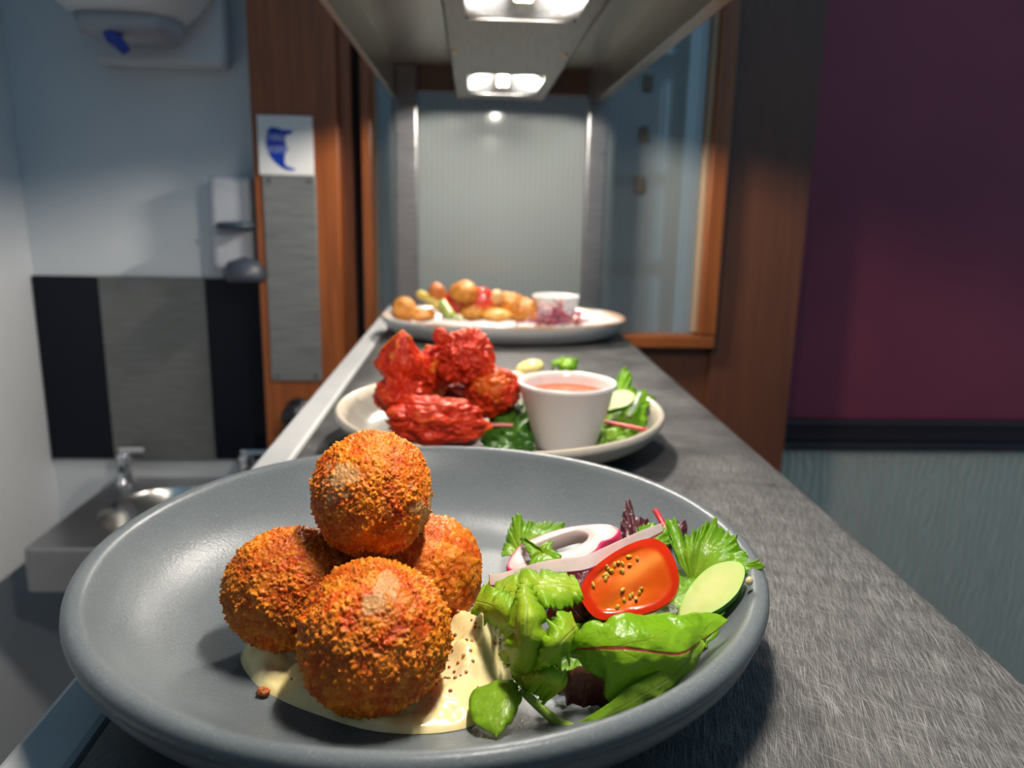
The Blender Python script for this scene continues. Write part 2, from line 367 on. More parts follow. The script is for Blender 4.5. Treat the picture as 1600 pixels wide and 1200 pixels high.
# door on the left of the window
dr = thing('door_1', (-.31, 1.52, -ZC), kind='structure')
obj('door_stile', MB().box(-.400, -.245, 1.50, 1.548, -ZC, WT, .003), wood_d, dr)
obj('door_edge', MB().box(-.245, -.222, 1.512, 1.548, -ZC, WT, .002), wood_d, dr, label='darker rebated door edge')
obj('rebate', MB().box(-.222, -.202, 1.53, 1.56, -ZC, WT), dark, dr)
fp = obj('finger_plate', MB().box(-.384, -.288, 1.4965, 1.50, -.155, .228, .0012), pm('plate_steel', (.22, .225, .22), (.30, .30, .29), 2, .38, .5, stretch=(6, 6, 60), rough2=.42), dr, label='brushed steel finger plate')
scm = MB()
for x in (-.372, -.300):
    for z in (-.145, .218): obj('screw', MB().lathe([(0, -.001), (.004, -.001), (.0035, .0022), (0, .0028)], n=14).v and MB().lathe([(0, 0), (.0042, 0), (.0036, .0016), (0, .0022)], n=14), chrome, fp) if False else scm.add(np.array([[x+.004*math.cos(a), 1.4955, z+.004*math.sin(a)] for a in np.linspace(0, 6.283, 12, endpoint=False)]), [tuple(range(12))])
obj('screw', scm, pm('screw_dark', (.2, .2, .2), rough=.4, metal=1), fp)
sg = obj('sign', MB().box(-.388, -.290, 1.4945, 1.4975, .228, .331, .0008), pm('sign_white', (.80, .80, .78), rough=.35), dr, label='square white sign with torn blue emblem')
# emblem: what is left of a blue disc
def sgp(zx, zy): return (-.388+(zx-215)/860*.098, .331-(zy-165)/850*.103)
em = [(385, 370), (420, 335), (520, 340), (600, 365), (700, 370), (770, 385), (740, 420), (650, 450), (640, 520), (660, 600), (690, 640), (640, 690), (625, 760), (620, 830), (650, 885), (720, 905), (790, 935), (700, 950), (600, 925), (500, 860), (420, 780), (370, 690), (345, 590), (345, 480)]
o2 = cr(np.array([sgp(*q) for q in em]), 90, True)[:-1]
nb = len(o2); ebm = MB(); ebm.add(np.r_[np.c_[o2[:, 0], np.full(nb, 1.4940), o2[:, 1]], np.c_[o2[:, 0], np.full(nb, 1.4945), o2[:, 1]]], [tuple(range(nb))]+[(i, (i+1) % nb, nb+(i+1) % nb, nb+i) for i in range(nb)], smooth=False)
obj('emblem', ebm, pm('sign_blue', (.006, .03, .36), (.008, .06, .5), 30, .35), sg, label='torn remains of a blue disc')
def text(name, s, size, x, y, z, m, parent):
    cu = bpy.data.curves.new(name, 'FONT'); cu.body = s; cu.size = size; cu.extrude = .0002
    o = bpy.data.objects.new(name, cu); o.rotation_euler = (math.pi/2, 0, 0); o.data.materials.append(m)
    COL.objects.link(o); o.parent = parent; o.location = np.array((x, y, z))-ORG[parent.name]; return o
wl = pm('sign_letter', (.5, .55, .72), rough=.4)
text('lettering', 'FIRE', .0155, sgp(375, 520)[0], 1.4937, sgp(375, 525)[1], wl, sg)
text('lettering', 'KEEP', .0155, sgp(375, 690)[0], 1.4937, sgp(375, 690)[1], wl, sg)
hd = MB(); hd.lathe([(0, 0), (.026, 0), (.026, .006), (.012, .010), (.010, .03), (.02, .036), (.024, .046), (.02, .058), (0, .062)], n=32)
for k in range(len(hd.v)): hd.v[k] = np.c_[hd.v[k][:, 0]-.335, 1.50-hd.v[k][:, 2], hd.v[k][:, 1]-.215]
obj('door_knob', hd, pm('knob_dark', (.03, .03, .035), rough=.3, metal=.6), dr, label='dark round knob')

# ------------------------------------------------------------------ wash basin corner
sp = thing('splashback', (-.65, 1.6, -.34), 'splashback above the basin with dark and grey reflections painted as bands', 'splashback')
blk = pm('dark_reflection', (.006, .008, .016), rough=.3, spec=.2)  # bands stand for reflections in the splashback, painted into its colour
obj('dark_reflection', MB().box(-.862, -.735, 1.590, 1.60, -.345, .030, .001), blk, sp)
obj('grey_reflection', MB().box(-.735, -.530, 1.588, 1.60, -.345, .031, .001), pm('reflection_grey', (.16, .17, .14), (.20, .20, .21), 3, .5, .35, stretch=(5, 5, 60)), sp, label='grey band painted as a reflection in the splashback')
obj('dark_reflection', MB().box(-.530, -.40, 1.590, 1.60, -.345, .030, .001), blk, sp)
bs = thing('wash_basin', (-.56, 1.43, -.47), 'small steel hand wash basin hung on the corner wall', 'basin')
bc = (-.565, 1.42); bx = (-.738, -.395, 1.245, 1.598)
a = np.linspace(0, 2*np.pi, 96, endpoint=False)
def sq(a):
    c, s = np.cos(a), np.sin(a); hx = np.where(c > 0, bx[1]-bc[0], bc[0]-bx[0]); hy = np.where(s > 0, bx[3]-bc[1], bc[1]-bx[2])
    k = np.minimum(hx/np.maximum(np.abs(c), 1e-6), hy/np.maximum(np.abs(s), 1e-6)); return np.stack([bc[0]+k*c, bc[1]+k*s], 1)
rows = []
q = sq(a); z0 = -.387
rows.append(np.c_[q, np.full(96, z0-.078)]); rows.append(np.c_[q, np.full(96, z0-.004)]); rows.append(np.c_[q+(np.array(bc)-q)*.012, np.full(96, z0)])
obj('basin_deck', MB().grid(np.array(rows+[np.c_[bc[0]+.122*np.cos(a), bc[1]+.122*np.sin(a), np.full(96, z0)]]), closed_v=True, smooth=False), pm('basin_steel', (.30, .30, .31), (.36, .36, .37), 8, .3, .8), bs)
obj('bowl', MB().lathe([(.122, z0), (.118, z0-.006), (.112, z0-.03), (.095, z0-.075), (.06, z0-.10), (.02, z0-.106), (.02, z0-.112), (0, z0-.112)], (bc[0], bc[1], 0)), pm('bowl_steel', (.62, .61, .58), rough=.22, metal=1), bs)
for x, y in ((-.700, 1.555), (-.455, 1.545)):
    tp = thing('tap', (x, y, z0), 'chrome pillar tap at the '+('wall corner' if x < -.6 else 'door side')+' of the basin', 'tap', 'basin taps')
    obj('tap_body', MB().lathe([(0, 0), (.02, 0), (.02, .006), (.012, .012), (.012, .05), (.015, .058), (.015, .066), (0, .07)], (x, y, z0), n=28), chrome, tp)
    obj('spout', MB().tube(cr([(x, y, z0+.03), (x+.012, y-.035, z0+.045), (x+.026, y-.07, z0+.035), (x+.028, y-.078, z0+.018)], 14), [.009]*14, 14), chrome, tp)
    obj('lever', MB().box(x-.008, x+.045, y-.008, y+.008, z0+.068, z0+.080, .003), chrome, tp)
td = thing('towel_dispenser', (-.58, 1.5, .43), 'white rounded towel dispenser with blue paper on the left wall', 'dispenser')
wp_ = pm('dispenser_plastic', (.84, .84, .83), rough=.3); a = np.linspace(0, 2*np.pi, 72, endpoint=False)
def rr(cx, cy, hx, hy, z, e=3.2): c, s = np.cos(a), np.sin(a); k = (np.abs(c)**e+np.abs(s)**e)**(-1/e); return np.c_[cx+hx*k*c, cy+hy*k*s, np.full(72, z)]
dc = -.585
obj('cover', MB().grid(np.array([rr(dc, 1.46, .001, .001, .475), rr(dc, 1.46, .075, .085, .475), rr(dc, 1.46, .085, .095, .480), rr(dc, 1.46, .105, .11, .50), rr(dc, 1.46, .14, .13, .545), rr(dc, 1.46, .15, .135, .60), rr(dc, 1.46, .15, .135, .80), rr(dc, 1.46, .13, .115, .83), rr(dc, 1.46, .001, .001, .835)]), closed_v=True), wp_, td)
obj('back_plate', MB().box(-.690, -.452, 1.55, 1.598, .418, .84, .012, 3), pm('plate_plastic', (.66, .67, .68), rough=.4), td)
obj('nozzle', MB().grid(np.array([rr(dc, 1.47, .001, .001, .445), rr(dc, 1.47, .07, .07, .445), rr(dc, 1.47, .08, .08, .478), rr(dc, 1.47, .001, .001, .478)]), closed_v=True), pm('nozzle_plastic', (.45, .46, .48), rough=.4), td)
obj('paper_tail', MB().tube(cr([(dc-.01, 1.43, .455), (dc-.008, 1.41, .44), (dc+.008, 1.40, .425), (dc+.016, 1.405, .415)], 12), np.linspace(.016, .008, 12), 9), pm('blue_paper', (.03, .05, .28), (.06, .10, .45), 120, .8), td, label='twist of blue paper')
so = thing('soap_dispenser', (-.44, 1.57, .05), 'white soap dispenser with dark lever beside the wooden door', 'dispenser')
obj('soap_body', MB().box(-.492, -.412, 1.52, 1.598, .05, .225, .014, 3), pm('soap_plastic', (.44, .46, .50), rough=.35), so)
obj('push_lever', MB().lathe([(0, 0), (.03, .002), (.038, .008), (.03, .014), (0, .016)], (-.437, 1.50, .128), n=28, sy=.8), pm('lever_dark', (.03, .05, .07), rough=.4), so, label='dark teal lever')
obj('nozzle_cup', MB().lathe([(0, 0), (.035, 0), (.040, .012), (.03, .036), (0, .046)], (-.425, 1.50, .034), n=28, sy=.8), pm('cup_dark', (.05, .06, .08), rough=.4), so, label='dark grey cup')

# ------------------------------------------------------------------ counter
ct = thing('pass_counter', (.035, .55, -ZC), 'long scratched steel pass counter with a white edge strip', 'counter')
m, nt, b = newmat('scratched_steel')
v = coords(nt)
def scr(ang, sx, sy, thr, seed):
    mp = nt.nodes.new('ShaderNodeMapping'); mp.inputs['Rotation'].default_value = (0, 0, ang); L(nt, v, mp.inputs[0])
    m2 = nt.nodes.new('ShaderNodeMapping'); m2.inputs['Scale'].default_value = (sx, sy, 1); m2.inputs['Location'].default_value = (seed, seed*2, 0); L(nt, mp.outputs[0], m2.inputs[0])
    return ramp(nt, noise(nt, m2.outputs[0], 1, 2, .5), [(thr, 0.0), (thr+.04, 1.0)])
s1 = scr(-1.31, 50, 5200, .57, 3); s2 = scr(.68, 60, 3600, .62, 9); s3 = scr(-1.20, 60, 4600, .59, 5); s4 = scr(-1.62, 40, 5000, .60, 15)
scs = math_(nt, 'MAXIMUM', math_(nt, 'MAXIMUM', s1, s2), math_(nt, 'MAXIMUM', s3, s4))
patch = ramp(nt, noise(nt, v, 14, 4), [(.44, .02), (.78, .6)])
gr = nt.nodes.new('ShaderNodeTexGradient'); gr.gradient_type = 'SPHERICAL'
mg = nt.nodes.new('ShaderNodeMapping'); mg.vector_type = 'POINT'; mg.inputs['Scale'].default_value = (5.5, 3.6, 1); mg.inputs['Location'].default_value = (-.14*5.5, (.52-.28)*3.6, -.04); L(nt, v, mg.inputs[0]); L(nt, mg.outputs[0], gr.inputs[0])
lit_patch = ramp(nt, gr.outputs['Fac'], [(.05, 0.0), (.8, 1.0)])           # lamplit patch painted into the colour: paler base, denser scratches
scs = math_(nt, 'MULTIPLY', scs, math_(nt, 'MINIMUM', math_(nt, 'ADD', patch, math_(nt, 'MULTIPLY', lit_patch, .75)), 1.0))
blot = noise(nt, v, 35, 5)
basec = ramp(nt, math_(nt, 'ADD', blot, math_(nt, 'MULTIPLY', lit_patch, .45)), [(.3, (.045, .044, .043)), (.7, (.095, .093, .090))])
L(nt, mixc(nt, scs, basec, (.52, .505, .48)), b.inputs['Base Color']); b.inputs['Metallic'].default_value = .3; b.inputs['Specular IOR Level'].default_value = .3
L(nt, math_(nt, 'ADD', math_(nt, 'MULTIPLY', blot, .25), .42), b.inputs['Roughness'])
bump(nt, b, math_(nt, 'ADD', scs, math_(nt, 'MULTIPLY', noise(nt, v, 900, 2), .5)), .00012)
top = MB(); n = 24
prof = [(-.127, -.03), (-.127, -.001), (-.126, 0)]+[(x, 0) for x in np.linspace(-.1, .2155, 10)]+[(.2195, -.0008), (.2222, -.003), (.2235, -.007), (.2235, -.04), (.20, -.04), (-.127, -.03)]
ys = np.linspace(-.45, 1.482, 20); pa = np.array(prof)
top.grid(np.array([np.c_[pa[:, 0], np.full(len(pa), y), pa[:, 1]] for y in ys]))
for y in (ys[0], ys[-1]): top.add(np.c_[pa[:-1, 0], np.full(len(pa)-1, y), pa[:-1, 1]], [tuple(range(len(pa)-1))])
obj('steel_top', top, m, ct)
obj('edge_strip', MB().box(-.1535, -.129, -.45, 1.482, -.045, -.0005, .003), pm('strip_white', (.38, .39, .39), (.45, .45, .445), 10, .42), ct, label='white painted edge strip')
obj('counter_body', MB().box(-.145, .205, -.44, 1.475, -ZC, -.041), pm('body_dark', (.08, .09, .10), rough=.6), ct)

# ------------------------------------------------------------------ heated gantry
ga = thing('heat_gantry', (.04, .55, 0), 'steel heated gantry shelf on posts over the counter', 'gantry')
GY0, GY1, GZ = -.30, 1.455, .36
obj('shelf_sheet', MB().box(-.140, .2235, GY0, GY1, .413, .428, .002), steel_y, ga)
obj('side_lip', MB().box(-.1425, -.136, GY0, GY1, GZ, .43, .0015), steel_y, ga)
obj('side_lip', MB().box(.2085, .2245, GY0, GY1, GZ, .43, .0015), steel_y, ga)
obj('end_lip', MB().box(-.136, .2085, GY1-.012, GY1, .372, .413, .001), pm('end_lip', (.16, .11, .09), rough=.45, metal=.6), ga)
hx0, hx1, lx0, lx1 = -.031, .118, -.010, .099
LY = (.245, .74, 1.27); HL = .098
ho = MB(); ho.box(hx0, lx0, GY0, 1.43, GZ, GZ+.002).box(lx1, hx1, GY0, 1.43, GZ, GZ+.002)
yy = [GY0]+[y+s*HL for y in LY for s in (-1, 1)]+[1.43]
for k in range(0, len(yy), 2): ho.box(lx0, lx1, yy[k], yy[k+1], GZ, GZ+.002)
ho.box(hx0, hx0+.0015, GY0, 1.43, GZ, .413).box(hx1-.0015, hx1, GY0, 1.43, GZ, .413).box(hx0, hx1, 1.4285, 1.43, GZ, .413)
obj('lamp_housing', ho, pm('housing_steel', (.22, .22, .22), (.29, .29, .28), 3, .4, .9, stretch=(160, 5, 160)), ga)
refl = pm('reflector', (.52, .54, .56), (.62, .64, .66), 60, .42, .8, bmp=(120, .002)); bulbm, nt, b = newmat('lamp_glow')
b.inputs['Base Color'].default_value = (1, .9, .75, 1); b.inputs['Emission Color'].default_value = (1, .915, .82, 1); b.inputs['Emission Strength'].default_value = LAMP; bulbf = bulbm.copy(); bulbf.node_tree.nodes['Principled BSDF'].inputs['Emission Strength'].default_value = LAMP*.62
cx = (lx0+lx1)/2; hx = (lx1-lx0)/2
for y in LY:
    def ro(sx, sy, z, e): c, s = np.cos(a), np.sin(a); k = (np.abs(c)**e+np.abs(s)**e)**(-1/e); return np.c_[cx+hx*sx*k*c, y+HL*sy*k*s, np.full(72, z)]
    rf = obj('reflector', MB().grid(np.array([ro(1, 1, GZ+.001, 14), ro(.94, .95, GZ+.002, 4), ro(.84, .86, GZ+.016, 2.6), ro(.55, .66, GZ+.034, 2.2), ro(.2, .3, GZ+.040, 2), ro(.001, .001, GZ+.041, 2)]), closed_v=True), refl, ga)
    tb = np.array([(cx, yv, GZ+.015) for yv in np.linspace(y-.055, y+.055, 9)])
    obj('lamp_tube', MB().tube(tb, [.003, .0055]+[.006]*5+[.0055, .003], 12), bulbf if y < .5 else bulbm, rf, label='glowing quartz heat lamp tube')
    for s in (-1, 1): obj('lamp_cap', MB().box(cx-.009, cx+.009, y+s*.058-.006, y+s*.058+.006, GZ+.006, GZ+.030, .002), pm('ceramic', (.6, .5, .35), rough=.5), rf)
rv = pm('rivet', (.6, .42, .22), rough=.35, metal=.9)
for y in (.47, 1.005, 1.40):
    for x in (hx0+.006, hx1-.010): obj('rivet', MB().lathe([(0, -.003), (.003, -.002), (.0042, 0), (.0042, .001), (0, .001)], (x, y, GZ), n=16), rv, ga)
for x0, x1 in ((-.1368, -.0985), (.1975, .2330)):
    for y in (1.425, -.25): obj('post', MB().box(x0, x1, y, y+.025, 0, .413, .003), steel, ga)

# ------------------------------------------------------------------ front plate
PC = np.array([-.0170, .3155]); PR = .1390
PPROF = [(0, .0095), (.06, .0095), (.082, .0100), (.095, .0122), (.106, .0165), (.1155, .0222), (.1235, .0290), (.1285, .0345), (.1310, .0378), (.1330, .0396), (.1355, .0402), (.1377, .0394), (.1388, .0375), (.1390, .0352), (.1384, .0335), (.1374, .0325), (.1370, .0312), (.1368, .0290), (.1345, .0250), (.1270, .0170), (.1150, .0095), (.0980, .0045), (.0900, .0032), (.0885, .0004), (.0870, 0), (.0830, 0), (.0815, .0025), (.03, .0035), (0, .0035)]
def plate_z(p): r = np.hypot(p[0]-PC[0], p[1]-PC[1]); pp = np.array(PPROF[:11]); return np.interp(r, pp[:, 0], pp[:, 1])
m, nt, b = newmat('slate_glaze'); v = coords(nt)
spk = ramp(nt, noise(nt, v, 1500, 1), [(.60, 0.0), (.70, 1.0)]); big = noise(nt, v, 22, 3)
c0 = ramp(nt, big, [(.3, (.110, .128, .137)), (.7, (.130, .148, .155))])
L(nt, mixc(nt, math_(nt, 'MULTIPLY', spk, .45), c0, (.26, .28, .28)), b.inputs['Base Color']); b.inputs['Roughness'].default_value = .30; b.inputs['Specular IOR Level'].default_value = .13
bump(nt, b, noise(nt, v, 700, 2), .00012)
pf = np.array(PPROF); pf = np.r_[pf[:1], cr(pf[1:-1], 120), pf[-1:]]
obj('dinner_plate', MB().lathe(pf, (PC[0], PC[1], 0), 160), m, label='large slate grey coupe plate holding crumbed balls and salad', cat='plate')

# crumbed balls
crumb = colmat('fried_crumb', .38, .10, 0, (1300, .0003), .28)
BALLS = [('front', (-.0325, .2458, .0358), (.0262, .0262, .0262), 'large golden crumbed ball nearest the front of the grey plate', 3, [(.18, -.42, .89, .24), ]),
         ('left', (-.0668, .2805, .0355), (.0268, .0235, .0236), 'crumbed ball resting on sauce at the left of the pile', 11, []),
         ('back', (-.0200, .2965, .0347), (.0256, .0235, .0236), 'darker orange crumbed ball tucked behind beside the salad', 23, []),
         ('top', (-.0369, .2825, .0733), (.0230, .0232, .0236), 'crumbed ball balanced on top of the pile', 31, [(-.40, -.72, .52, .33), (.9, -.35, -.1, .3)])]
for nm, c, r, lab, sd, pale in BALLS:
    D, F = ico(6 if nm in ('back',) else 7); rs = np.random.default_rng(sd)
    n1 = fbm(D*1.7+sd, sd, 2); n2 = fbm(D*5+sd, sd+3, 3); w1 = grains(D*15+sd, sd+1); w2 = grains(D*34+sd*2, sd+2)
    pm_ = np.zeros(len(D)); hg0 = w1-.45
    for px_, py_, pz_, rad in pale: dd = np.arccos(np.clip(D@nrm((px_, py_, pz_)), -1, 1)); pm_ = np.maximum(pm_, 1-sm(dd+.34*n2+.1*hg0, rad*.4, rad*1.0))
    cr_ = 1-.55*pm_
    s = 1+.035*n1+.018*n2+(.046*(w1-.35)+.030*(w2-.35)+.010*fbm(D*55, sd+9, 2))*cr_
    hgt = .75*(w1-.35)+.55*(w2-.35)
    tt = np.clip(.50+.5*n2+.75*hgt, 0, 1)
    big = np.clip(.5+.7*fbm(D*2.6+sd, sd+12, 3), 0, 1)
    colr = lerp((.50, .095, .006), (.84, .27, .014), tt)*(.78+.3*big[:, None])
    red = sm(fbm(D*4.5+7, sd+21, 3), .15, .6); colr = colr*(1-red[:, None])+colr*np.array([.95, .55, .45])*red[:, None]
    gold = sm(fbm(D*8+3, sd+31, 2), .2, .7); colr = colr*(1-.5*gold[:, None])+np.array([.72, .27, .035])*.5*gold[:, None]
    pc = lerp((.52, .28, .10), (.62, .39, .18), np.clip(.5+n2, 0, 1)); colr = colr*(1-.8*pm_[:, None])+pc*.8*pm_[:, None]
    ball = obj('arancini_ball', MB().add(np.array(c)+D*np.array(r)*s[:, None], F, col=colr), crumb, label=lab, cat='fried ball', group='crumbed balls stacked on the grey plate')
    fl = MB(); oc = np.array([(1, 0, 0), (-1, 0, 0), (0, 1, 0), (0, -1, 0), (0, 0, 1), (0, 0, -1.)]); of = [(0, 2, 4), (2, 1, 4), (1, 3, 4), (3, 0, 4), (2, 0, 5), (1, 2, 5), (3, 1, 5), (0, 3, 5)]
    idx = rs.choice(len(D), 2600, replace=False)
    for i in idx:
        if pm_[i] > .4: continue
        sz = .0235*rs.uniform(.011, .026)*(1.9 if rs.random() < .07 else 1); q = oc*rs.uniform(.4, 1.3, (6, 1))*np.array([1, .7, .5])*sz
        R_ = rotm(*rs.uniform(0, 6.28, 3)); cc = np.clip(colr[i]*rs.uniform(.75, 1.5)+np.array([.05, .02, .004]), 0, .9)
        fl.add(q@R_.T+np.array(c)+D[i]*np.array(r)*(s[i]+.004), of, col=cc, smooth=False)
    obj('crumb_coating', fl, crumb, ball, kind='stuff')
rs = np.random.default_rng(5)
D, F = ico(3); cb = MB(); cb.add(at(411, 1081, .0125)+(D*(1+.35*fbm(D*3, 4, 2))[:, None]*np.array([.0022, .0016, .0016])), F, col=lerp((.30, .07, .02), (.5, .14, .03), np.clip(.5+fbm(D*4, 8, 2), 0, 1)))
obj('crumb', cb, crumb, label='loose brown crumb on the grey plate beside the sauce', cat='crumb')

# mustard sauce
SO = [(-.0878, .2790), (-.0790, .2600), (-.0660, .2480), (-.0500, .2385), (-.0330, .2300), (-.0150, .2275), (.0000, .2310), (.0065, .2400), (.0150, .2545), (.0195, .2720), (.0160, .2900), (.0040, .3050), (-.0200, .3110), (-.0500, .3060), (-.0750, .2970)]
B = cr(np.array(SO), 160, True)[:-1]; sc_ = np.array([-.032, .268]); rad = np.linspace(0, 1, 34)
P = sc_+(B[:, None]-sc_)*rad[None, :, None]; fl_ = P.reshape(-1, 2)
edge = np.sqrt(np.clip(1-np.tile(rad, len(B))**5, 0, 1))
nz = fbm(np.c_[fl_*105, np.zeros(len(fl_))], 4, 3)
mound = sum(h*np.exp(-((fl_[:, 0]-x)**2+(fl_[:, 1]-y)**2)/(2*w*w)) for x, y, w, h in ((.002, .272, .010, .0085), (.010, .282, .006, .004), (-.076, .272, .007, .0045), (-.004, .250, .008, .003)))
z = np.array([plate_z(p) for p in fl_])-.0001+edge*(.0062+.0030*nz)+edge*mound*(1+.35*nz)
sauce = obj('mustard_sauce', MB().grid(np.c_[fl_, z].reshape(len(B), 34, 3), closed_u=True), pm('mustard_mayo', (.78, .64, .28), (.86, .75, .42), 90, .22, sss=.25, sssr=(.004, .003, .001), coat=.2, coatr=.05, spec=.4), label='creamy wholegrain mustard sauce pooled under the crumbed balls', cat='sauce')
sd_ = MB(); D, F = ico(2); k = 0
for i in rs.permutation(len(fl_)):
    if k > 70: break
    if edge[i] < .35: continue
    if not (fl_[i, 0] > -.015 or (fl_[i, 0] < -.058 and rs.random() < .15)): continue
    sd_.add(np.r_[fl_[i], z[i]+.0001]+D*rs.uniform(.00045, .0008), F, col=np.array([(.35, .07, .03), (.45, .20, .06), (.22, .06, .04)][k % 3])); k += 1
obj('mustard_seed', sd_, colmat('mustard_seed', .25), sauce, kind='stuff', label='brown and red mustard seeds')

# ------------------------------------------------------------------ salad on the grey plate
lime = leafmat('frisee_green', (.31, .47, .026), (.17, .38, .009), (.42, .54, .10), 9, .16, .30, .38, veinamt=.45)
lime2 = leafmat('batavia_green', (.32, .49, .040), (.17, .39, .010), (.44, .57, .13), 8, .14, .28, .38, veinamt=.4)
babyg = leafmat('baby_leaf', (.29, .48, .035), (.22, .42, .018), (.38, .54, .10), 5, .10, .28, .35, .5, False, veinamt=.6)
chardm = leafmat('chard_leaf', (.25, .46, .014), (.19, .41, .008), (.38, .03, .035), 3, .05, .25, .32, .45, False, veinamt=.9)
redm = leafmat('red_leaf', (.10, .012, .018), (.055, .006, .012), (.55, .40, .42), 6, .10, .28, .15, veinamt=.35)
brownm = leafmat('bronze_leaf', (.26, .10, .07), (.10, .02, .018), (.40, .2, .16), 4, .1, .3, .2, veinamt=.4)
LT = .00045
mb = MB()
blade_leaf(mb, [(805, 1036, .024), (784, 990, .030), (756, 968, .033), (736, 958, .033)], [(818, 1036, .027), (797, 978, .039), (770, 948, .042), (744, 940, .037)], [(832, 1010, .034), (814, 958, .045), (790, 926, .045), (758, 914, .040)], 160, 27, 0.0024, 6.0, 0.32, 12, .0010, 3)
blade_leaf(mb, [(806, 1070, .020), (796, 1020, .034), (798, 972, .044), (804, 936, .050), (812, 908, .049)], [(818, 1072, .020), (822, 1020, .040), (824, 975, .050), (823, 940, .054), (821, 905, .050)], [(830, 1066, .022), (848, 1022, .038), (856, 978, .046), (846, 945, .050), (830, 910, .049)], 180, 27, 0.0019, 7.6, 0.24, 16, .0010, 5)
blade_leaf(mb, [(822, 1050, .026), (846, 1004, .044), (868, 968, .048), (892, 956, .047)], [(826, 1058, .026), (858, 1020, .043), (884, 994, .047), (902, 978, .045)], [(828, 1066, .023), (862, 1044, .034), (890, 1024, .038), (908, 1002, .041)], 160, 27, 0.0021, 6.8, 0.30, 14, .0010, 9)
blade_leaf(mb, [(824, 1052, .026), (850, 1042, .034), (874, 1046, .033), (886, 1060, .030)], [(820, 1062, .024), (845, 1060, .032), (866, 1068, .030), (874, 1082, .025)], [(816, 1070, .020), (832, 1080, .0225), (845, 1092, .021), (851, 1098, .019)], 120, 21, 0.0017, 6.8, 0.32, 12, .0010, 13)
blade_leaf(mb, [(800, 1058, .022), (790, 1040, .024), (776, 1022, .026)], [(812, 1062, .022), (806, 1040, .028), (794, 1012, .031)], [(824, 1062, .024), (822, 1036, .033), (812, 1004, .037)], 80, 17, 0.0011, 5.1, 0.22, 9, .0010, 17)
limeb = leafmat('frisee_blade', (.42, .58, .032), (.24, .48, .011), (.50, .60, .14), 5, .12, .30, .42, .5, False, veinamt=.5)
obj('lettuce_leaf', mb, limeb, solid=LT, label='large curly frisee leaf spilling over the mustard sauce', cat='lettuce leaf')
obj('lettuce_leaf', blade_leaf(MB(), [(762, 918, .032), (790, 898, .038), (835, 896, .044), (870, 893, .046), (898, 896, .046)], [(762, 935, .034), (800, 925, .042), (840, 918, .047), (872, 914, .048), (905, 918, .046)], [(770, 955, .032), (812, 948, .042), (845, 948, .044), (880, 952, .042), (912, 936, .043)], 140, 25, .0022, 7, .24, 15, .0012, 21), limeb, solid=LT, label='folded green lettuce leaf in front of the long onion slice', cat='lettuce leaf')
obj('chard_leaf', blade_leaf(MB(), [(889, 1004, .034), (910, 985, .041), (945, 968, .046), (992, 962, .047), (1043, 955, .046), (1064, 963, .045), (1104, 957, .043), (1138, 969, .042)], [(889, 1012, .034), (930, 1013, .040), (975, 1013, .042), (1030, 1020, .041), (1066, 1021, .039), (1095, 1003, .039), (1138, 970, .042)], [(895, 1020, .032), (922, 1040, .031), (946, 1072, .026), (962, 1096, .022), (1000, 1074, .026), (1052, 1050, .029), (1095, 1010, .035), (1139, 972, .041)], 80, 31, .0018, 4, .04, 9, .0022, 41), chardm, solid=LT, label='bright green chard leaf with a red midrib at the plate edge', cat='chard leaf')
mb = blade_leaf(MB(), [(893, 1134, .014), (920, 1118, .019), (950, 1098, .024), (990, 1070, .030), (1040, 1040, .034), (1092, 1000, .039)], [(896, 1141, .013), (930, 1130, .0175), (968, 1108, .023), (1015, 1080, .028), (1060, 1048, .032), (1100, 1003, .0385)], [(904, 1145, .0135), (950, 1129, .0180), (996, 1108, .0225), (1045, 1078, .027), (1085, 1038, .032), (1102, 1008, .0385)], 60, 17, .0008, 4, 0, 1, .0012, 51)
mb.tube(cr(P3([(815, 1078, .021), (838, 1100, .0165), (866, 1124, .0135), (898, 1141, .0135)]), 16), np.linspace(.0012, .0017, 16), 8, uv=np.full((18, 8, 2), .5))
obj('baby_leaf', mb, babyg, solid=LT, label='long stemmed green leaf lying under the red veined chard leaf', cat='salad leaf')
obj('baby_leaf', blade_leaf(MB(), [(800, 1064, .021), (765, 1068, .0205), (736, 1090, .0185), (738, 1126, .0165), (774, 1152, .0145)], [(804, 1068, .021), (796, 1088, .0215), (786, 1110, .020), (779, 1132, .0175), (774, 1153, .0145)], [(806, 1068, .021), (813, 1088, .0190), (808, 1115, .0175), (795, 1136, .0160), (775, 1153, .0145)], 50, 21, .0006, 3, 0, 1, .0008, 61), babyg, solid=LT, label='small round green leaf hanging over the front of the sauce', cat='salad leaf')
obj('lettuce_leaf', fan_leaf(MB(), (1082, 912, .024), [(1060, 880, .032), (1050, 850, .038), (1044, 822, .042), (1056, 815, .044), (1068, 838, .040), (1082, 830, .043), (1098, 822, .044), (1117, 808, .047), (1126, 826, .043), (1150, 836, .044), (1152, 850, .042), (1172, 868, .042), (1193, 886, .041), (1172, 898, .038), (1150, 905, .034)], 200, 18, .003, .0034, 8, .06, 30, 71), lime2, solid=LT, label='frilly green lettuce standing behind the cucumber slice', cat='lettuce leaf')
obj('lettuce_leaf', fan_leaf(MB(), (815, 872, .016), [(784, 872, .016), (787, 850, .019), (797, 822, .025), (799, 814, .027), (810, 803, .030), (822, 816, .027), (845, 817, .027), (880, 818, .028), (872, 834, .025), (850, 858, .020)], 130, 16, .002, .0016, 6, .08, 22, 81), lime, solid=LT, label='frilly green leaf behind the onion ring', cat='lettuce leaf')
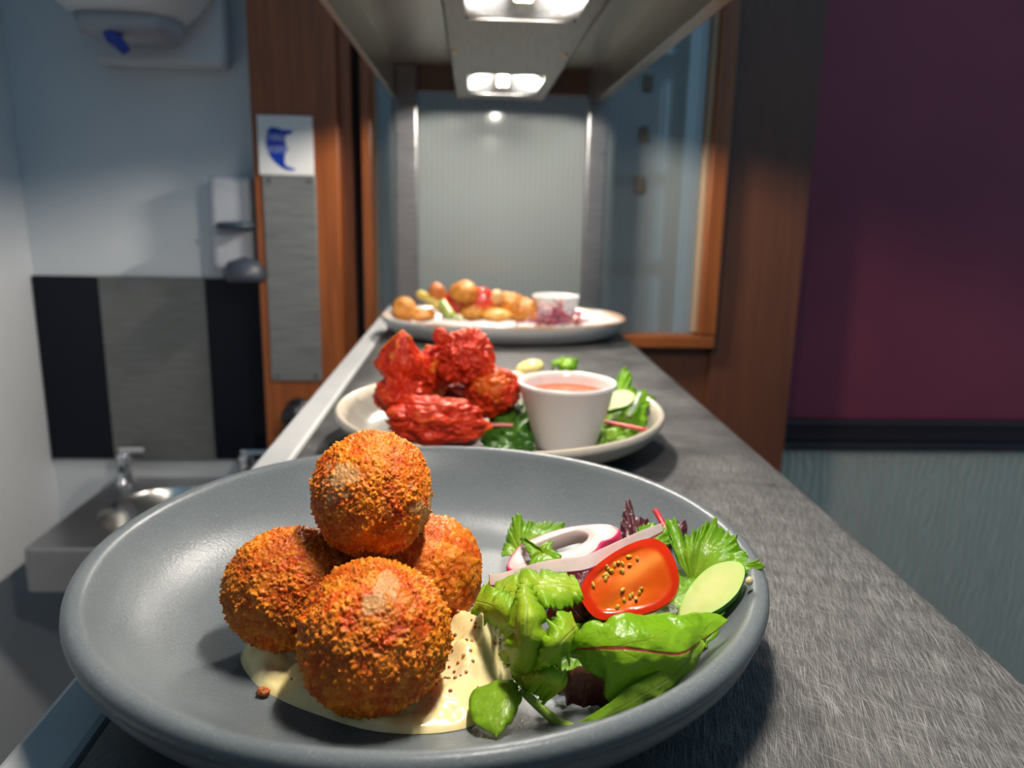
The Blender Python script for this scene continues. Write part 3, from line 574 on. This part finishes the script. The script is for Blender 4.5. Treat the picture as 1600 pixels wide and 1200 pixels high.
obj('lettuce_leaf', fan_leaf(MB(), (848, 864, .0355), [(815, 842, .034), (828, 848, .037), (840, 854, .038), (852, 846, .038), (864, 846, .038), (862, 856, .038), (872, 864, .038), (877, 872, .0375), (872, 884, .0355), (850, 886, .0350), (828, 884, .035), (830, 868, .037), (822, 858, .036)], 130, 14, .0012, .0009, 9, .14, 26, 85, True, .001), lime, solid=LT, label='small frilly green sprig lying across the onion ring', cat='lettuce leaf')
obj('red_leaf', fan_leaf(MB(), (992, 850, .022), [(968, 842, .024), (971, 815, .030), (976, 795, .034), (980, 779, .037), (988, 793, .034), (994, 808, .031), (1014, 813, .030), (1022, 826, .027), (1010, 846, .024)], 90, 14, .002, .0016, 5, .06, 12, 91), redm, solid=LT, label='dark red lettuce leaf upright behind the tomato', cat='lettuce leaf')
obj('red_leaf', fan_leaf(MB(), (1052, 850, .026), [(1034, 845, .026), (1040, 828, .030), (1052, 818, .032), (1070, 812, .034), (1072, 830, .031), (1066, 850, .027)], 70, 12, .002, .0014, 5, .06, 12, 95), redm, solid=LT, label='small dark red leaf between the tomato and frilly lettuce', cat='lettuce leaf')
obj('red_leaf', blade_leaf(MB(), [(930, 884, .036), (905, 882, .036), (882, 905, .033), (866, 940, .028), (850, 965, .022)], [(934, 890, .036), (918, 905, .036), (905, 935, .033), (890, 962, .026), (862, 985, .018)], [(936, 896, .033), (932, 930, .028), (930, 965, .022), (915, 985, .018), (872, 996, .016)], 60, 21, .0022, 5, .10, 9, .0022, 99), redm, solid=LT, label='purple leaf with pale veins tucked under the tomato', cat='lettuce leaf')
obj('bronze_leaf', blade_leaf(MB(), [(872, 1052, .022), (892, 1046, .026), (915, 1040, .0285), (935, 1046, .029), (962, 1080, .024)], [(868, 1070, .019), (890, 1074, .020), (915, 1080, .019), (940, 1088, .017), (964, 1098, .0155)], [(868, 1084, .0150), (885, 1092, .0140), (910, 1100, .0135), (936, 1106, .0135), (960, 1104, .0140)], 50, 21, .0018, 4, .08, 8, .0016, 103), brownm, solid=LT, label='dark bronze leaf in the shade under the chard leaf', cat='lettuce leaf')
obj('lettuce_leaf', fan_leaf(MB(), (1010, 860, .024), [(985, 850, .024), (990, 838, .029), (1005, 822, .032), (1022, 818, .033), (1034, 822, .033), (1046, 826, .033), (1050, 846, .029), (1030, 862, .024)], 90, 14, .002, .0015, 6, .08, 18, 107), lime2, solid=LT, label='pale green leaf behind the tomato beneath the onion slice', cat='lettuce leaf')
obj('lettuce_leaf', fan_leaf(MB(), (990, 975, .021), [(860, 1040, .018), (870, 960, .024), (930, 900, .026), (1010, 880, .026), (1080, 900, .027), (1125, 930, .031), (1115, 985, .030), (1050, 1040, .025), (950, 1065, .019)], 140, 18, .002, .0012, 6, .06, 22, 111, True), lime, solid=LT, label='broad green leaf lying at the bottom of the salad', cat='lettuce leaf')
obj('chard_stalk', MB().tube(cr(P3([(1023, 796, .036), (1030, 808, .033), (1040, 826, .029), (1052, 850, .024)]), 12), np.linspace(.0013, .0017, 12), 8), pm('red_stem', (.62, .015, .03), (.72, .04, .06), 200, .3), label='short bright red chard stem poking up behind the tomato', cat='stem')

# onion
fleshm = pm('onion_flesh', (.62, .48, .46), (.68, .57, .53), 60, .35, sss=.3, sssr=(.003, .002, .002), spec=.35)
skinm = pm('onion_skin', (.50, .010, .085), (.62, .03, .13), 120, .28, coat=.3)
oc_ = at(868, 856, .0335); on = nrm((-.20, -.12, .95))
outl = [(792, 884), (798, 868), (815, 850), (850, 834), (885, 824), (925, 819), (955, 820), (967, 827), (960, 838), (940, 846), (932, 858), (915, 868), (880, 876), (845, 880), (818, 886), (800, 890)]
inn = [(816, 864), (822, 856), (840, 848), (868, 837), (895, 829), (910, 830), (918, 836), (912, 846), (895, 856), (872, 863), (845, 866), (825, 868)]
O = cr(np.array([onplane(x, y, oc_, on) for x, y in outl]), 97, True)[:-1]; I = cr(np.array([onplane(x, y, oc_, on) for x, y in inn]), 97, True)[:-1]
# line the inner loop up with the outer one
ci = I.mean(0); k0 = int(np.argmin(((I-O[0])**2).sum(1))); I = np.roll(I, -k0, 0)
if ((I[10]-O[10])**2).sum() > ((I[-10]-O[10])**2).sum(): I = np.roll(I[::-1], 1, 0)
th_ = .0075
ring = thing('onion_ring', oc_-on*th_, 'thick red onion ring lying at the back of the salad', 'onion')
lp = lambda Q, d, k: Q-on*d+(ci-Q)*k
obj('onion_flesh', MB().grid(np.array([lp(O, 0.0006, .02), lp(O, 0, .05), lp(I, 0, -.06), lp(I, .0006, -.02), lp(I, th_-.0006, -.02), lp(I, th_, -.06), lp(O, th_, .05), lp(O, th_-.0006, .02), lp(O, .0006, .02)]), closed_v=True), fleshm, ring)
obj('onion_skin', MB().grid(np.array([lp(O, .0002, .02), lp(O, .0012, -.015), lp(O, .004, -.03), lp(O, th_-.0008, -.015), lp(O, th_, .02)]), closed_v=True), skinm, ring, solid=.0003, label='magenta outer skin')
sp_ = cr(P3([(770, 900, .038), (764, 906, .038), (780, 905, .039), (808, 898, .041), (857, 886, .0455), (910, 880, .048), (945, 866, .0485), (998, 840, .0475), (1034, 824, .0465)]), 70)
w = .0017+.0009*np.sin(np.linspace(0, np.pi, 70))**.7; up = nrm((-.05, .55, .83)); fr = nrm((0, -.83, .55))
osl = thing('onion_slice', sp_[35], 'long thin red onion slice curving across the salad', 'onion')
obj('onion_flesh', MB().grid(np.stack([sp_+up*w[:, None]+fr*.0008, sp_+up*w[:, None]-fr*.0008, sp_-up*w[:, None]-fr*.0008, sp_-up*w[:, None]+fr*.0008], 1), closed_v=True, smooth=False), fleshm, osl)
obj('onion_skin', MB().tube(sp_-up*(w*1.05)[:, None], .0006, 8), skinm, osl, label='magenta lower edge')

# tomato wedge
tc = at(985, 908, .043); tn_ = nrm((-.14, -.79, .60))
to = [(906, 930), (912, 908), (927, 888), (952, 868), (980, 852), (1005, 843), (1024, 842), (1042, 854), (1054, 876), (1060, 900), (1058, 922), (1046, 940), (1022, 954), (996, 962), (965, 967), (938, 968), (920, 956)]
T = cr(np.array([onplane(x, y, tc, tn_) for x, y in to]), 121, True)[:-1]; tcen = T.mean(0); rad = np.linspace(0, 1, 26)
tu = nrm(T[25]-T[85]); tu = nrm(np.array(onplane(1045, 868, tc, tn_))-np.array(onplane(915, 945, tc, tn_))); tv = np.cross(tn_, tu)
G = tcen+(T[:, None]-tcen)*rad[None, :, None]; Gf = G.reshape(-1, 3); rel = Gf-tcen; su, sv = rel@tu/.024, rel@tv/.017
rrr = np.tile(rad, len(T)); n1 = fbm(np.c_[su*2.2, sv*2.2, np.zeros(len(su))], 8, 3)
wall = sm(rrr+.05*n1, .74, .86); core = np.exp(-((sv-.10-.10*su)/.16)**2)*sm(su, -.5, .1)*(1-wall)
gel1 = np.exp(-(((su+.05)/.55)**2+((sv-.48)/.22)**2)); gel2 = np.exp(-(((su+.30)/.45)**2+((sv+.30)/.24)**2))
gel = np.clip(1.2*np.maximum(gel1, gel2), 0, 1)*(1-wall)
ca = np.ones((len(su), 3))*np.array([.62, .075, .005]); ca = ca*(1-gel[:, None])+np.array([.60, .125, .004])*gel[:, None]
ca = ca*(1-.75*core[:, None])+np.array([.74, .24, .04])*.85*core[:, None]; ca = ca*(1-wall[:, None])+np.array([.54, .024, .004])*wall[:, None]
ca = np.clip(ca*(1+.15*n1[:, None]), 0, 1)
hgt = .0002*wall-.0009*gel+.0009*gel*n1+.0003*core+.00006*n1
tw = thing('tomato_wedge', tcen-tn_*.012, 'glossy cut tomato wedge on top of the salad', 'tomato')
obj('tomato_flesh', MB().grid((Gf+tn_*hgt[:, None]).reshape(G.shape), closed_u=True, col=ca), colmat('tomato_flesh', .26, .08, .3, None, .2, sssr=(.004, .0012, .0004)), tw)
tt = np.linspace(0, np.pi/2, 14); sh_ = nrm(-tn_+.35*np.array([1., 0, -.2]))
rows = [tcen+(T-tcen)*(1.0*np.cos(x)**.8 if x > 0 else 1)*(1+.0*x)+sh_*.016*np.sin(x) for x in tt]
obj('tomato_skin', MB().grid(np.array(rows), closed_v=True), pm('tomato_skin', (.50, .030, .004), (.56, .045, .005), 30, .2, sss=.1, sssr=(.003, .001, .0004), coat=.1, spec=.3), tw, label='smooth red skin')
sds = MB(); D, F = ico(2)
for k in range(24):
    g = gel1 if k % 3 else gel2; i = rs.choice(len(g), p=(g*(1-wall))**2/((g*(1-wall))**2).sum())
    sds.add(Gf[i]+tn_*(hgt[i]+.0004)+(D*np.array([.0013, .0008, .0006]))@rotm(*rs.uniform(0, 3, 3)).T, F)
obj('tomato_seed', sds, pm('tomato_seed', (.58, .33, .04), (.64, .42, .09), 300, .15, coat=.3), tw, kind='stuff', label='pale yellow seeds')

# cucumber slice
cc_ = at(1112, 920, .0385); cn = nrm((-.30, -.46, .83))
co = [(1058, 962), (1066, 940), (1080, 914), (1102, 890), (1122, 880), (1142, 876), (1157, 879), (1164, 890), (1161, 908), (1152, 926), (1134, 944), (1112, 957), (1085, 966)]
T = cr(np.array([onplane(x, y, cc_, cn) for x, y in co]), 91, True)[:-1]; ce = T.mean(0); rad = np.linspace(0, 1, 14)
G = ce+(T[:, None]-ce)*rad[None, :, None]; rrr = np.tile(rad, len(T)); nn = fbm(G.reshape(-1, 3)*220, 3, 2)
cl = lerp((.46, .49, .155), (.40, .47, .13), sm(rrr+.1*nn, .3, .8)); e_ = sm(rrr, .90, .97)[:, None]; cl = cl*(1-e_)+np.array([.30, .52, .08])*e_
cs = thing('cucumber_slice', ce-cn*.007, 'pale cucumber slice leaning on the grey plate rim', 'cucumber')
obj('cucumber_flesh', MB().grid(G+cn*(.0002*nn.reshape(len(T), 14)[..., None]), closed_u=True, col=cl), colmat('cucumber_flesh', .4, .15, 0, (300, .0001), .12, sssr=(.004, .004, .002)), cs)
obj('cucumber_skin', MB().grid(np.array([ce+(T-ce)*k-cn*d for k, d in ((1.0, 0), (1.02, .0006), (1.0, .003), (.93, .0065), (.6, .0085), (.001, .0085))]), closed_v=True), pm('cucumber_skin', (.03, .16, .012), (.07, .26, .03), 200, .25), cs, label='dark green skin')
sdm = pm('sesame', (.72, .58, .30), rough=.4)
D, F = ico(3); obj('seed', MB().add(at(1171, 908, .043)+(D*np.array([.0014, .0012, .0018])), F), sdm, label='single pale seed beside the cucumber slice', cat='seed')

# ------------------------------------------------------------------ second plate: red pakora
C2 = np.array([.0224, .5955])
P2 = [(0, .0075), (.06, .0075), (.085, .0085), (.102, .0125), (.1135, .0195), (.1195, .0258), (.1215, .0286), (.1238, .0302), (.1258, .0296), (.1266, .0275), (.1255, .024), (.117, .014), (.10, .006), (.084, .0028), (.0825, 0), (.078, 0), (.0765, .0022), (0, .003)]
m, nt, b = newmat('stoneware_glaze'); v = coords(nt); g = nt.nodes.new('ShaderNodeNewGeometry'); sx = nt.nodes.new('ShaderNodeSeparateXYZ'); L(nt, v, sx.inputs[0])
r_ = math_(nt, 'SQRT', math_(nt, 'ADD', math_(nt, 'POWER', sx.outputs[0], 2.0), math_(nt, 'POWER', sx.outputs[1], 2.0)))
rim = ramp(nt, math_(nt, 'ADD', math_(nt, 'MULTIPLY', r_, 5), math_(nt, 'MULTIPLY', math_(nt, 'SUBTRACT', noise(nt, v, 90, 3), .5), .02)), [(.585, 0.0), (.603, 1.0)])
body = ramp(nt, noise(nt, v, 40, 4), [(.35, (.20, .18, .15)), (.7, (.26, .238, .20))])
L(nt, mixc(nt, rim, body, (.56, .49, .39)), b.inputs['Base Color']); b.inputs['Roughness'].default_value = .22
pf = np.array(P2); pf = np.r_[pf[:1], cr(pf[1:-1], 90), pf[-1:]]
obj('side_plate', MB().lathe(pf, (C2[0], C2[1], 0), 128), m, label='round beige stoneware plate with red fried chicken', cat='plate')
pak = colmat('red_batter', .38, .12, .05, (700, .0004), .28, sssr=(.003, .0006, .0003))
def pcol(tint):
    def f(D, n1, n2, n3):
        t_ = np.clip(.45+.9*(n2-.4)+.4*n3, 0, 1); c = lerp((.40, .008, .003), (.70, .052, .010), t_)
        o_ = sm(n1+.3*n3+.55*(tint-.5), .2, .75)[:, None]*tint; return c*(1-o_)+np.array([.72, .20, .015])*o_
    return f
PK = [(626, 562, .068, .575, (.0175, .015, .0185), (.2, .1, .3), 3, 1.0, 'orange tipped wedge of red fried chicken at the upper left of the heap', .16, .05),
      (730, 560, .070, .578, (.0200, .017, .0185), (.1, 0, .9), 7, .1, 'craggy red fried chicken piece crowning the heap', .17, .16),
      (681, 578, .05, .60, (.015, .013, .021), (0, .35, 0), 13, 1.0, 'orange red fried piece behind the dark gap of the heap', .12, .12),
      (625, 618, .04, .572, (.0165, .016, .017), (.4, .3, .1), 17, .1, 'red fried chicken piece at the left side of the heap', .16, .17),
      (680, 657, .024, .535, (.0335, .018, .0160), (0, .06, .1), 23, .3, 'broad red fried chicken piece lowest in the heap front', .15, .14),
      (770, 612, .04, .58, (.0215, .019, .0185), (.1, -.25, .4), 29, .5, 'red fried chicken piece touching the white sauce pot', .15, .12),
      (692, 622, .03, .618, (.029, .014, .024), (0, 0, 0), 37, .0, 'added filler piece coloured dark as the shade in the heap core', .12, .08)]
for px_, py_, zz, Y, rad, rot, sd, tint, lab, lu, cg in PK:
    d = sight(px_, py_); c = CV+d*(Y/d[1])
    pin = (lambda Q: Q*np.c_[1-.50*np.clip(Q[:, 2], -.3, 1), 1-.4*np.clip(Q[:, 2], -.3, 1), 1+.12*Q[:, 2]]) if sd == 3 else None
    mb = blob(MB(), c, rad, rot, 6, sd, lu, 1.5, cg, 4.2, pcol(tint) if sd != 37 else (lambda *a: pcol(0)(*a)*.28), pin)  # core filler is darkened in colour to stand for the shaded gap
    if sd == 7: blob(mb, c+np.array([-.0195, -.002, .0165]), (.0055, .0045, .0062), (0, -.5, 0), 4, 8, .2, 1.6, .1, 4, pcol(tint))
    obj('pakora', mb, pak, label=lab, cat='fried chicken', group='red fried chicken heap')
# horn on the crowning piece belongs to it; small nubs
# pot of chilli sauce
pot_w = pm('pot_glaze', (.82, .77, .735), (.86, .81, .775), 12, .18, sss=.05)
def pot(c, rt, rb, h, lab, m, name='sauce_pot'):
    pr_ = [(0, .0), (rb*.85, 0), (rb*.98, .0008), (rb, .003), (rt-.0015, h-.004), (rt, h-.0022), (rt-.0003, h-.0004), (rt-.0016, h), (rt-.003, h-.0008), (rt-.0042, h-.004), (rb-.002, .006), (rb-.004, .004), (0, .004)]
    p_ = np.array(pr_); return obj(name, MB().lathe(p_, c, 96), m, label=lab, cat='pot')
pc_ = np.array(at(884, 703, .0075)); pc_[2] = .0088; pc_[1] += .006
pot(pc_, .0362, .0232, .0492, 'white sauce pot of red sauce on the beige plate', pot_w)
a96 = np.linspace(0, 2*np.pi, 64, endpoint=False)
obj('chilli_sauce', MB().lathe([(.0318, .0405), (.0300, .0398), (.02, .0396), (0, .0396), (0, .030), (.0275, .030), (.0318, .0405)], pc_, 64), pm('chilli_sauce', (.46, .085, .022), (.56, .12, .03), 60, .12, coat=.5), label='smooth orange red sauce inside the white pot', cat='sauce')
dgreen = leafmat('rocket_green', (.10, .24, .03), (.04, .15, .012), (.2, .36, .1), 6, .1, .2, .25, veinamt=.3)
S2 = [((795, 690, .013), [(752, 690, .010), (758, 660, .020), (778, 632, .030), (800, 622, .034), (822, 640, .030), (832, 668, .022), (835, 695, .012), (800, 706, .009)], dgreen, 'dark glossy leaves between the chicken and sauce pot', 5),
      ((800, 700, .010), [(758, 702, .010), (768, 684, .016), (785, 672, .021), (808, 676, .021), (828, 690, .016), (832, 706, .010)], dgreen, 'dark curled leaf low in front of the sauce pot', 6),
      ((955, 660, .018), [(930, 665, .016), (940, 630, .026), (958, 605, .036), (972, 578, .043), (985, 582, .042), (988, 605, .036), (1004, 612, .033), (1021, 620, .030), (1012, 640, .026), (1000, 662, .021)], lime2, 'bright lettuce leaf standing up behind the sauce pot', 7),
      ((960, 685, .011), [(930, 695, .0095), (938, 655, .020), (965, 645, .024), (1000, 640, .026), (1010, 660, .021), (990, 682, .014), (965, 700, .010)], lime, 'frilly green leaf at the rim side of the sauce pot', 8),
      ((880, 575, .034), [(862, 572, .036), (868, 564, .038), (882, 560, .039), (898, 563, .038), (902, 571, .036), (890, 580, .032)], lime2, 'small bright green leaf peeping over the sauce pot', 9),
      ((950, 690, .011), [(935, 704, .0090), (940, 676, .015), (962, 668, .018), (975, 676, .016), (972, 690, .012)], lime2, 'pale lettuce rib piece at the foot of the sauce pot', 10)]
for bs_, bn, mm, lab, sd in S2: obj('salad_leaf', fan_leaf(MB(), bs_, bn, 110, 14, .004, .0035, 6, .10, 22, sd+200, True), mm, solid=.0006, label=lab, cat='salad leaf')
cc_ = at(966, 628, .036); cn = nrm((-.2, -.55, .81))
T = cr(np.array([onplane(x, y, cc_, cn) for x, y in [(944, 640), (950, 618), (966, 610), (984, 611), (992, 620), (982, 632), (962, 638)]]), 61, True)[:-1]; ce = T.mean(0)
cs = thing('cucumber_slice', ce-cn*.006, 'cucumber slice among leaves on the beige plate', 'cucumber')
obj('cucumber_flesh', MB().grid(np.array([ce+(T-ce)*k for k in (.001, .5, 1)]), closed_v=True), pm('cucumber_pale', (.62, .70, .30), (.70, .74, .40), 60, .25, sss=.2), cs)
obj('cucumber_skin', MB().grid(np.array([ce+(T-ce)*k-cn*d for k, d in ((1, 0), (1.02, .0006), (.98, .005), (.6, .007), (.001, .007))]), closed_v=True), bpy.data.materials['cucumber_skin'], cs, label='dark green skin')
pinkm = pm('radish_pink', (.62, .08, .08), (.72, .30, .24), 150, .3)
obj('chard_stalk', MB().tube(cr(P3([(735, 665, .022), (780, 664, .0225), (830, 666, .022)]), 12), .0017, 8), pinkm, label='pale pink stem running from the chicken to the sauce pot', cat='stem')
obj('chard_stalk', MB().tube(cr(P3([(935, 658, .0215), (970, 664, .0215), (1010, 672, .021)]), 12), .0016, 8), pm('stem_red', (.66, .03, .05), (.74, .12, .12), 150, .3), label='bright red stem on the rim side of the sauce pot', cat='stem')
obj('onion_shred', MB().tube(cr(P3([(1000, 615, .036), (992, 632, .032), (982, 650, .026)]), 10), .0016, 8), pm('pale_onion', (.66, .74, .58), rough=.25), label='pale onion shred over the cucumber on the beige plate', cat='onion')
lm = MB(); blob(lm, at(828, 576, .032), (.0135, .010, .008), (0, -.3, 0), 4, 41, .06, 1.5, .02, 6)
obj('lemon_wedge', lm, pm('lemon', (.74, .58, .18), (.80, .68, .30), 90, .35), label='yellow lemon wedge behind the sauce pot', cat='lemon')

# ------------------------------------------------------------------ far platter
C3 = np.array([.0445, 1.115]); a_ = .173; b_ = .113
pr3 = [(0, .006), (.55, .0055), (.78, .0065), (.90, .016), (.965, .0265), (.985, .0302), (1.0, .0290), (.998, .0262), (.95, .013), (.86, .004), (.78, .0004), (.74, 0), (.72, .002), (0, .003)]
m, nt, b = newmat('platter_glaze'); v = coords(nt, 'Object', (1/a_, 1/b_, 1)); sx = nt.nodes.new('ShaderNodeSeparateXYZ'); L(nt, v, sx.inputs[0])
r_ = math_(nt, 'SQRT', math_(nt, 'ADD', math_(nt, 'POWER', sx.outputs[0], 2.0), math_(nt, 'POWER', sx.outputs[1], 2.0)))
rim = ramp(nt, r_, [(.955, 0.0), (.972, 1.0)]); rim = math_(nt, 'MULTIPLY', rim, ramp(nt, noise(nt, coords(nt), 18, 3), [(.4, .0), (.6, 1.0)]))
rim = math_(nt, 'MULTIPLY', rim, math_(nt, 'GREATER_THAN', sx.outputs[2], .0255))
L(nt, mixc(nt, rim, (.54, .53, .51), (.42, .24, .13)), b.inputs['Base Color']); b.inputs['Roughness'].default_value = .18
pf = np.array(pr3); aa = np.linspace(0, 2*np.pi, 144, endpoint=False); e = 2.35
kk = (np.abs(np.cos(aa))**e+np.abs(np.sin(aa))**e)**(-1/e)
mb = MB(); mb.grid(np.stack([C3[0]+a_*np.outer(kk*np.cos(aa), pf[:, 0]), C3[1]+b_*np.outer(kk*np.sin(aa), pf[:, 0]), np.tile(pf[:, 1], (144, 1))], -1), closed_u=True)
obj('oval_platter', mb, m, label='long oval white platter of fried snacks furthest along the counter', cat='platter')
gold = colmat('golden_fry', .45, .1, 0, (500, .0005))
def gcol(c1, c2): return lambda D, n1, n2, n3: lerp(c1, c2, np.clip(.5+.6*n3+.8*(n2-.4)+.3*n1, 0, 1))
GO = ((.46, .13, .015), (.72, .30, .05)); RD = ((.50, .015, .008), (.74, .06, .02)); TN = ((.60, .30, .10), (.76, .50, .24))
# px, py, radius px x, radius px y, depth Y, colours
NG = [(632, 484, 15, 15, 1.16, GO, 'round golden nugget at the far left end of the platter'), (660, 492, 17, 8, 1.13, GO, 'flat golden nugget low beside the round one'),
      (682, 457, 11, 12, 1.20, ((.40, .09, .012), (.62, .18, .03)), 'brown orange nugget standing behind the yellow pepper strip'), (725, 456, 20, 13, 1.21, GO, 'golden nugget topping the red pieces on the platter'),
      (709, 475, 17, 16, 1.17, RD, 'glossy red piece beside the green garnish'), (754, 469, 18, 15, 1.175, RD, 'glossy red piece in the middle of the platter'),
      (741, 484, 23, 14, 1.13, ((.52, .17, .02), (.76, .36, .06)), 'golden nugget in front of the two red pieces'), (776, 466, 10, 10, 1.2, TN, 'pale tan nugget behind the middle of the platter'),
      (797, 478, 20, 17, 1.17, GO, 'golden orange nugget next to the pale tan one'), (819, 485, 21, 15, 1.145, GO, 'golden orange nugget beside the purple slaw'),
      (779, 493, 19, 8, 1.115, ((.60, .22, .03), (.80, .42, .09)), 'small flat golden nugget at the front of the platter'), (765, 486, 14, 12, 1.2, GO, 'golden nugget half hidden behind the front pieces')]
for k, (x, y, rx, ry, Y, (c1, c2), lab) in enumerate(NG):
    Y = float(np.interp(y, [456, 475, 484, 493], [1.13, 1.15, 1.15, 1.11]))
    d = sight(x, y); c = CV+d*(Y/d[1]); s = 1.28*Y/FPX
    obj('nugget', blob(MB(), c, (rx*s, max(rx*.85, 10)*s, ry*s), (0, 0, k*.7), 5, 60+k, .10, 1.6, .05, 4.5, gcol(c1, c2)), gold if c1 != RD[0] else colmat('red_glaze', .12, .1, .8, (300, .0006)), label=lab, cat='nugget', group='fried snacks on the oval platter')
for q, r0, c1, c2, lab, nm in (([(652, 458), (668, 466), (684, 478), (698, 492)], .0065, (.62, .46, .08), (.76, .60, .20), 'yellow pepper strip slanting across the left of the platter', 'pepper_strip'), ([(690, 470), (697, 482), (706, 494)], .006, (.30, .42, .08), (.46, .52, .16), 'green garnish strip beside the yellow pepper strip', 'garnish_strip'), ([(690, 494), (708, 495), (722, 498)], .0045, (.44, .50, .20), (.60, .62, .34), 'pale green garnish lying at the platter front edge', 'garnish_strip')):
    pts = []
    for i, (x, y) in enumerate(q): d = sight(x, y); Y = 1.14-.012*i if nm == 'pepper_strip' else 1.10-.012*i; pts.append(CV+d*(Y/d[1]))
    obj(nm, MB().tube(cr(np.array(pts), 14), [r0*.5]+[r0]*12+[r0*.5], 9), pm(nm, c1, c2, 100, .3), label=lab, cat='vegetable')
sl = MB()
for k in range(150):
    u, v_ = rs.normal(0, .42, 2); x, y = 870+u*40, 501-abs(rs.normal(0, 1))*11*math.exp(-u*u*1.5)+3
    d = sight(x, min(y, 505)); Y = 1.06+.010*v_; p0 = CV+d*(Y/d[1]); p0[2] = max(p0[2], .009)
    dr_ = rs.normal(0, .011, 3)*np.array([1, 1, .6]); md = p0+dr_*.5+rs.normal(0, .003, 3); p2 = p0+dr_; p2[2] = max(p2[2], .008); md[2] = max(md[2], .008)
    sl.tube(cr(np.array([p0, md, p2]), 6), .0011, 5, col=np.array([(.30, .03, .10), (.42, .08, .16), (.62, .34, .36), (.66, .20, .10), (.24, .03, .12)][k % 5]))
obj('red_cabbage_slaw', sl, colmat('slaw', .3), label='heap of shredded purple slaw beside the far white pot', cat='slaw', kind='stuff')
d = sight(868, 487); pc3 = CV+d*(1.145/d[1]); pc3[2] = .0062
pot(pc3, .0348, .025, .0495, 'white dip pot standing on the oval platter', pm('dip_pot', (.76, .74, .72), (.80, .78, .76), 12, .25), 'dip_pot')
obj('dip', MB().lathe([(.0300, .043), (.02, .0425), (0, .0425), (0, .030), (.0270, .030), (.0300, .043)], pc3, 48), pm('dip_cream', (.78, .70, .58), rough=.25), label='pale cream dip inside the far white pot', cat='sauce')

for o in S.objects:
    if o.parent is None: o.location.z += ZC
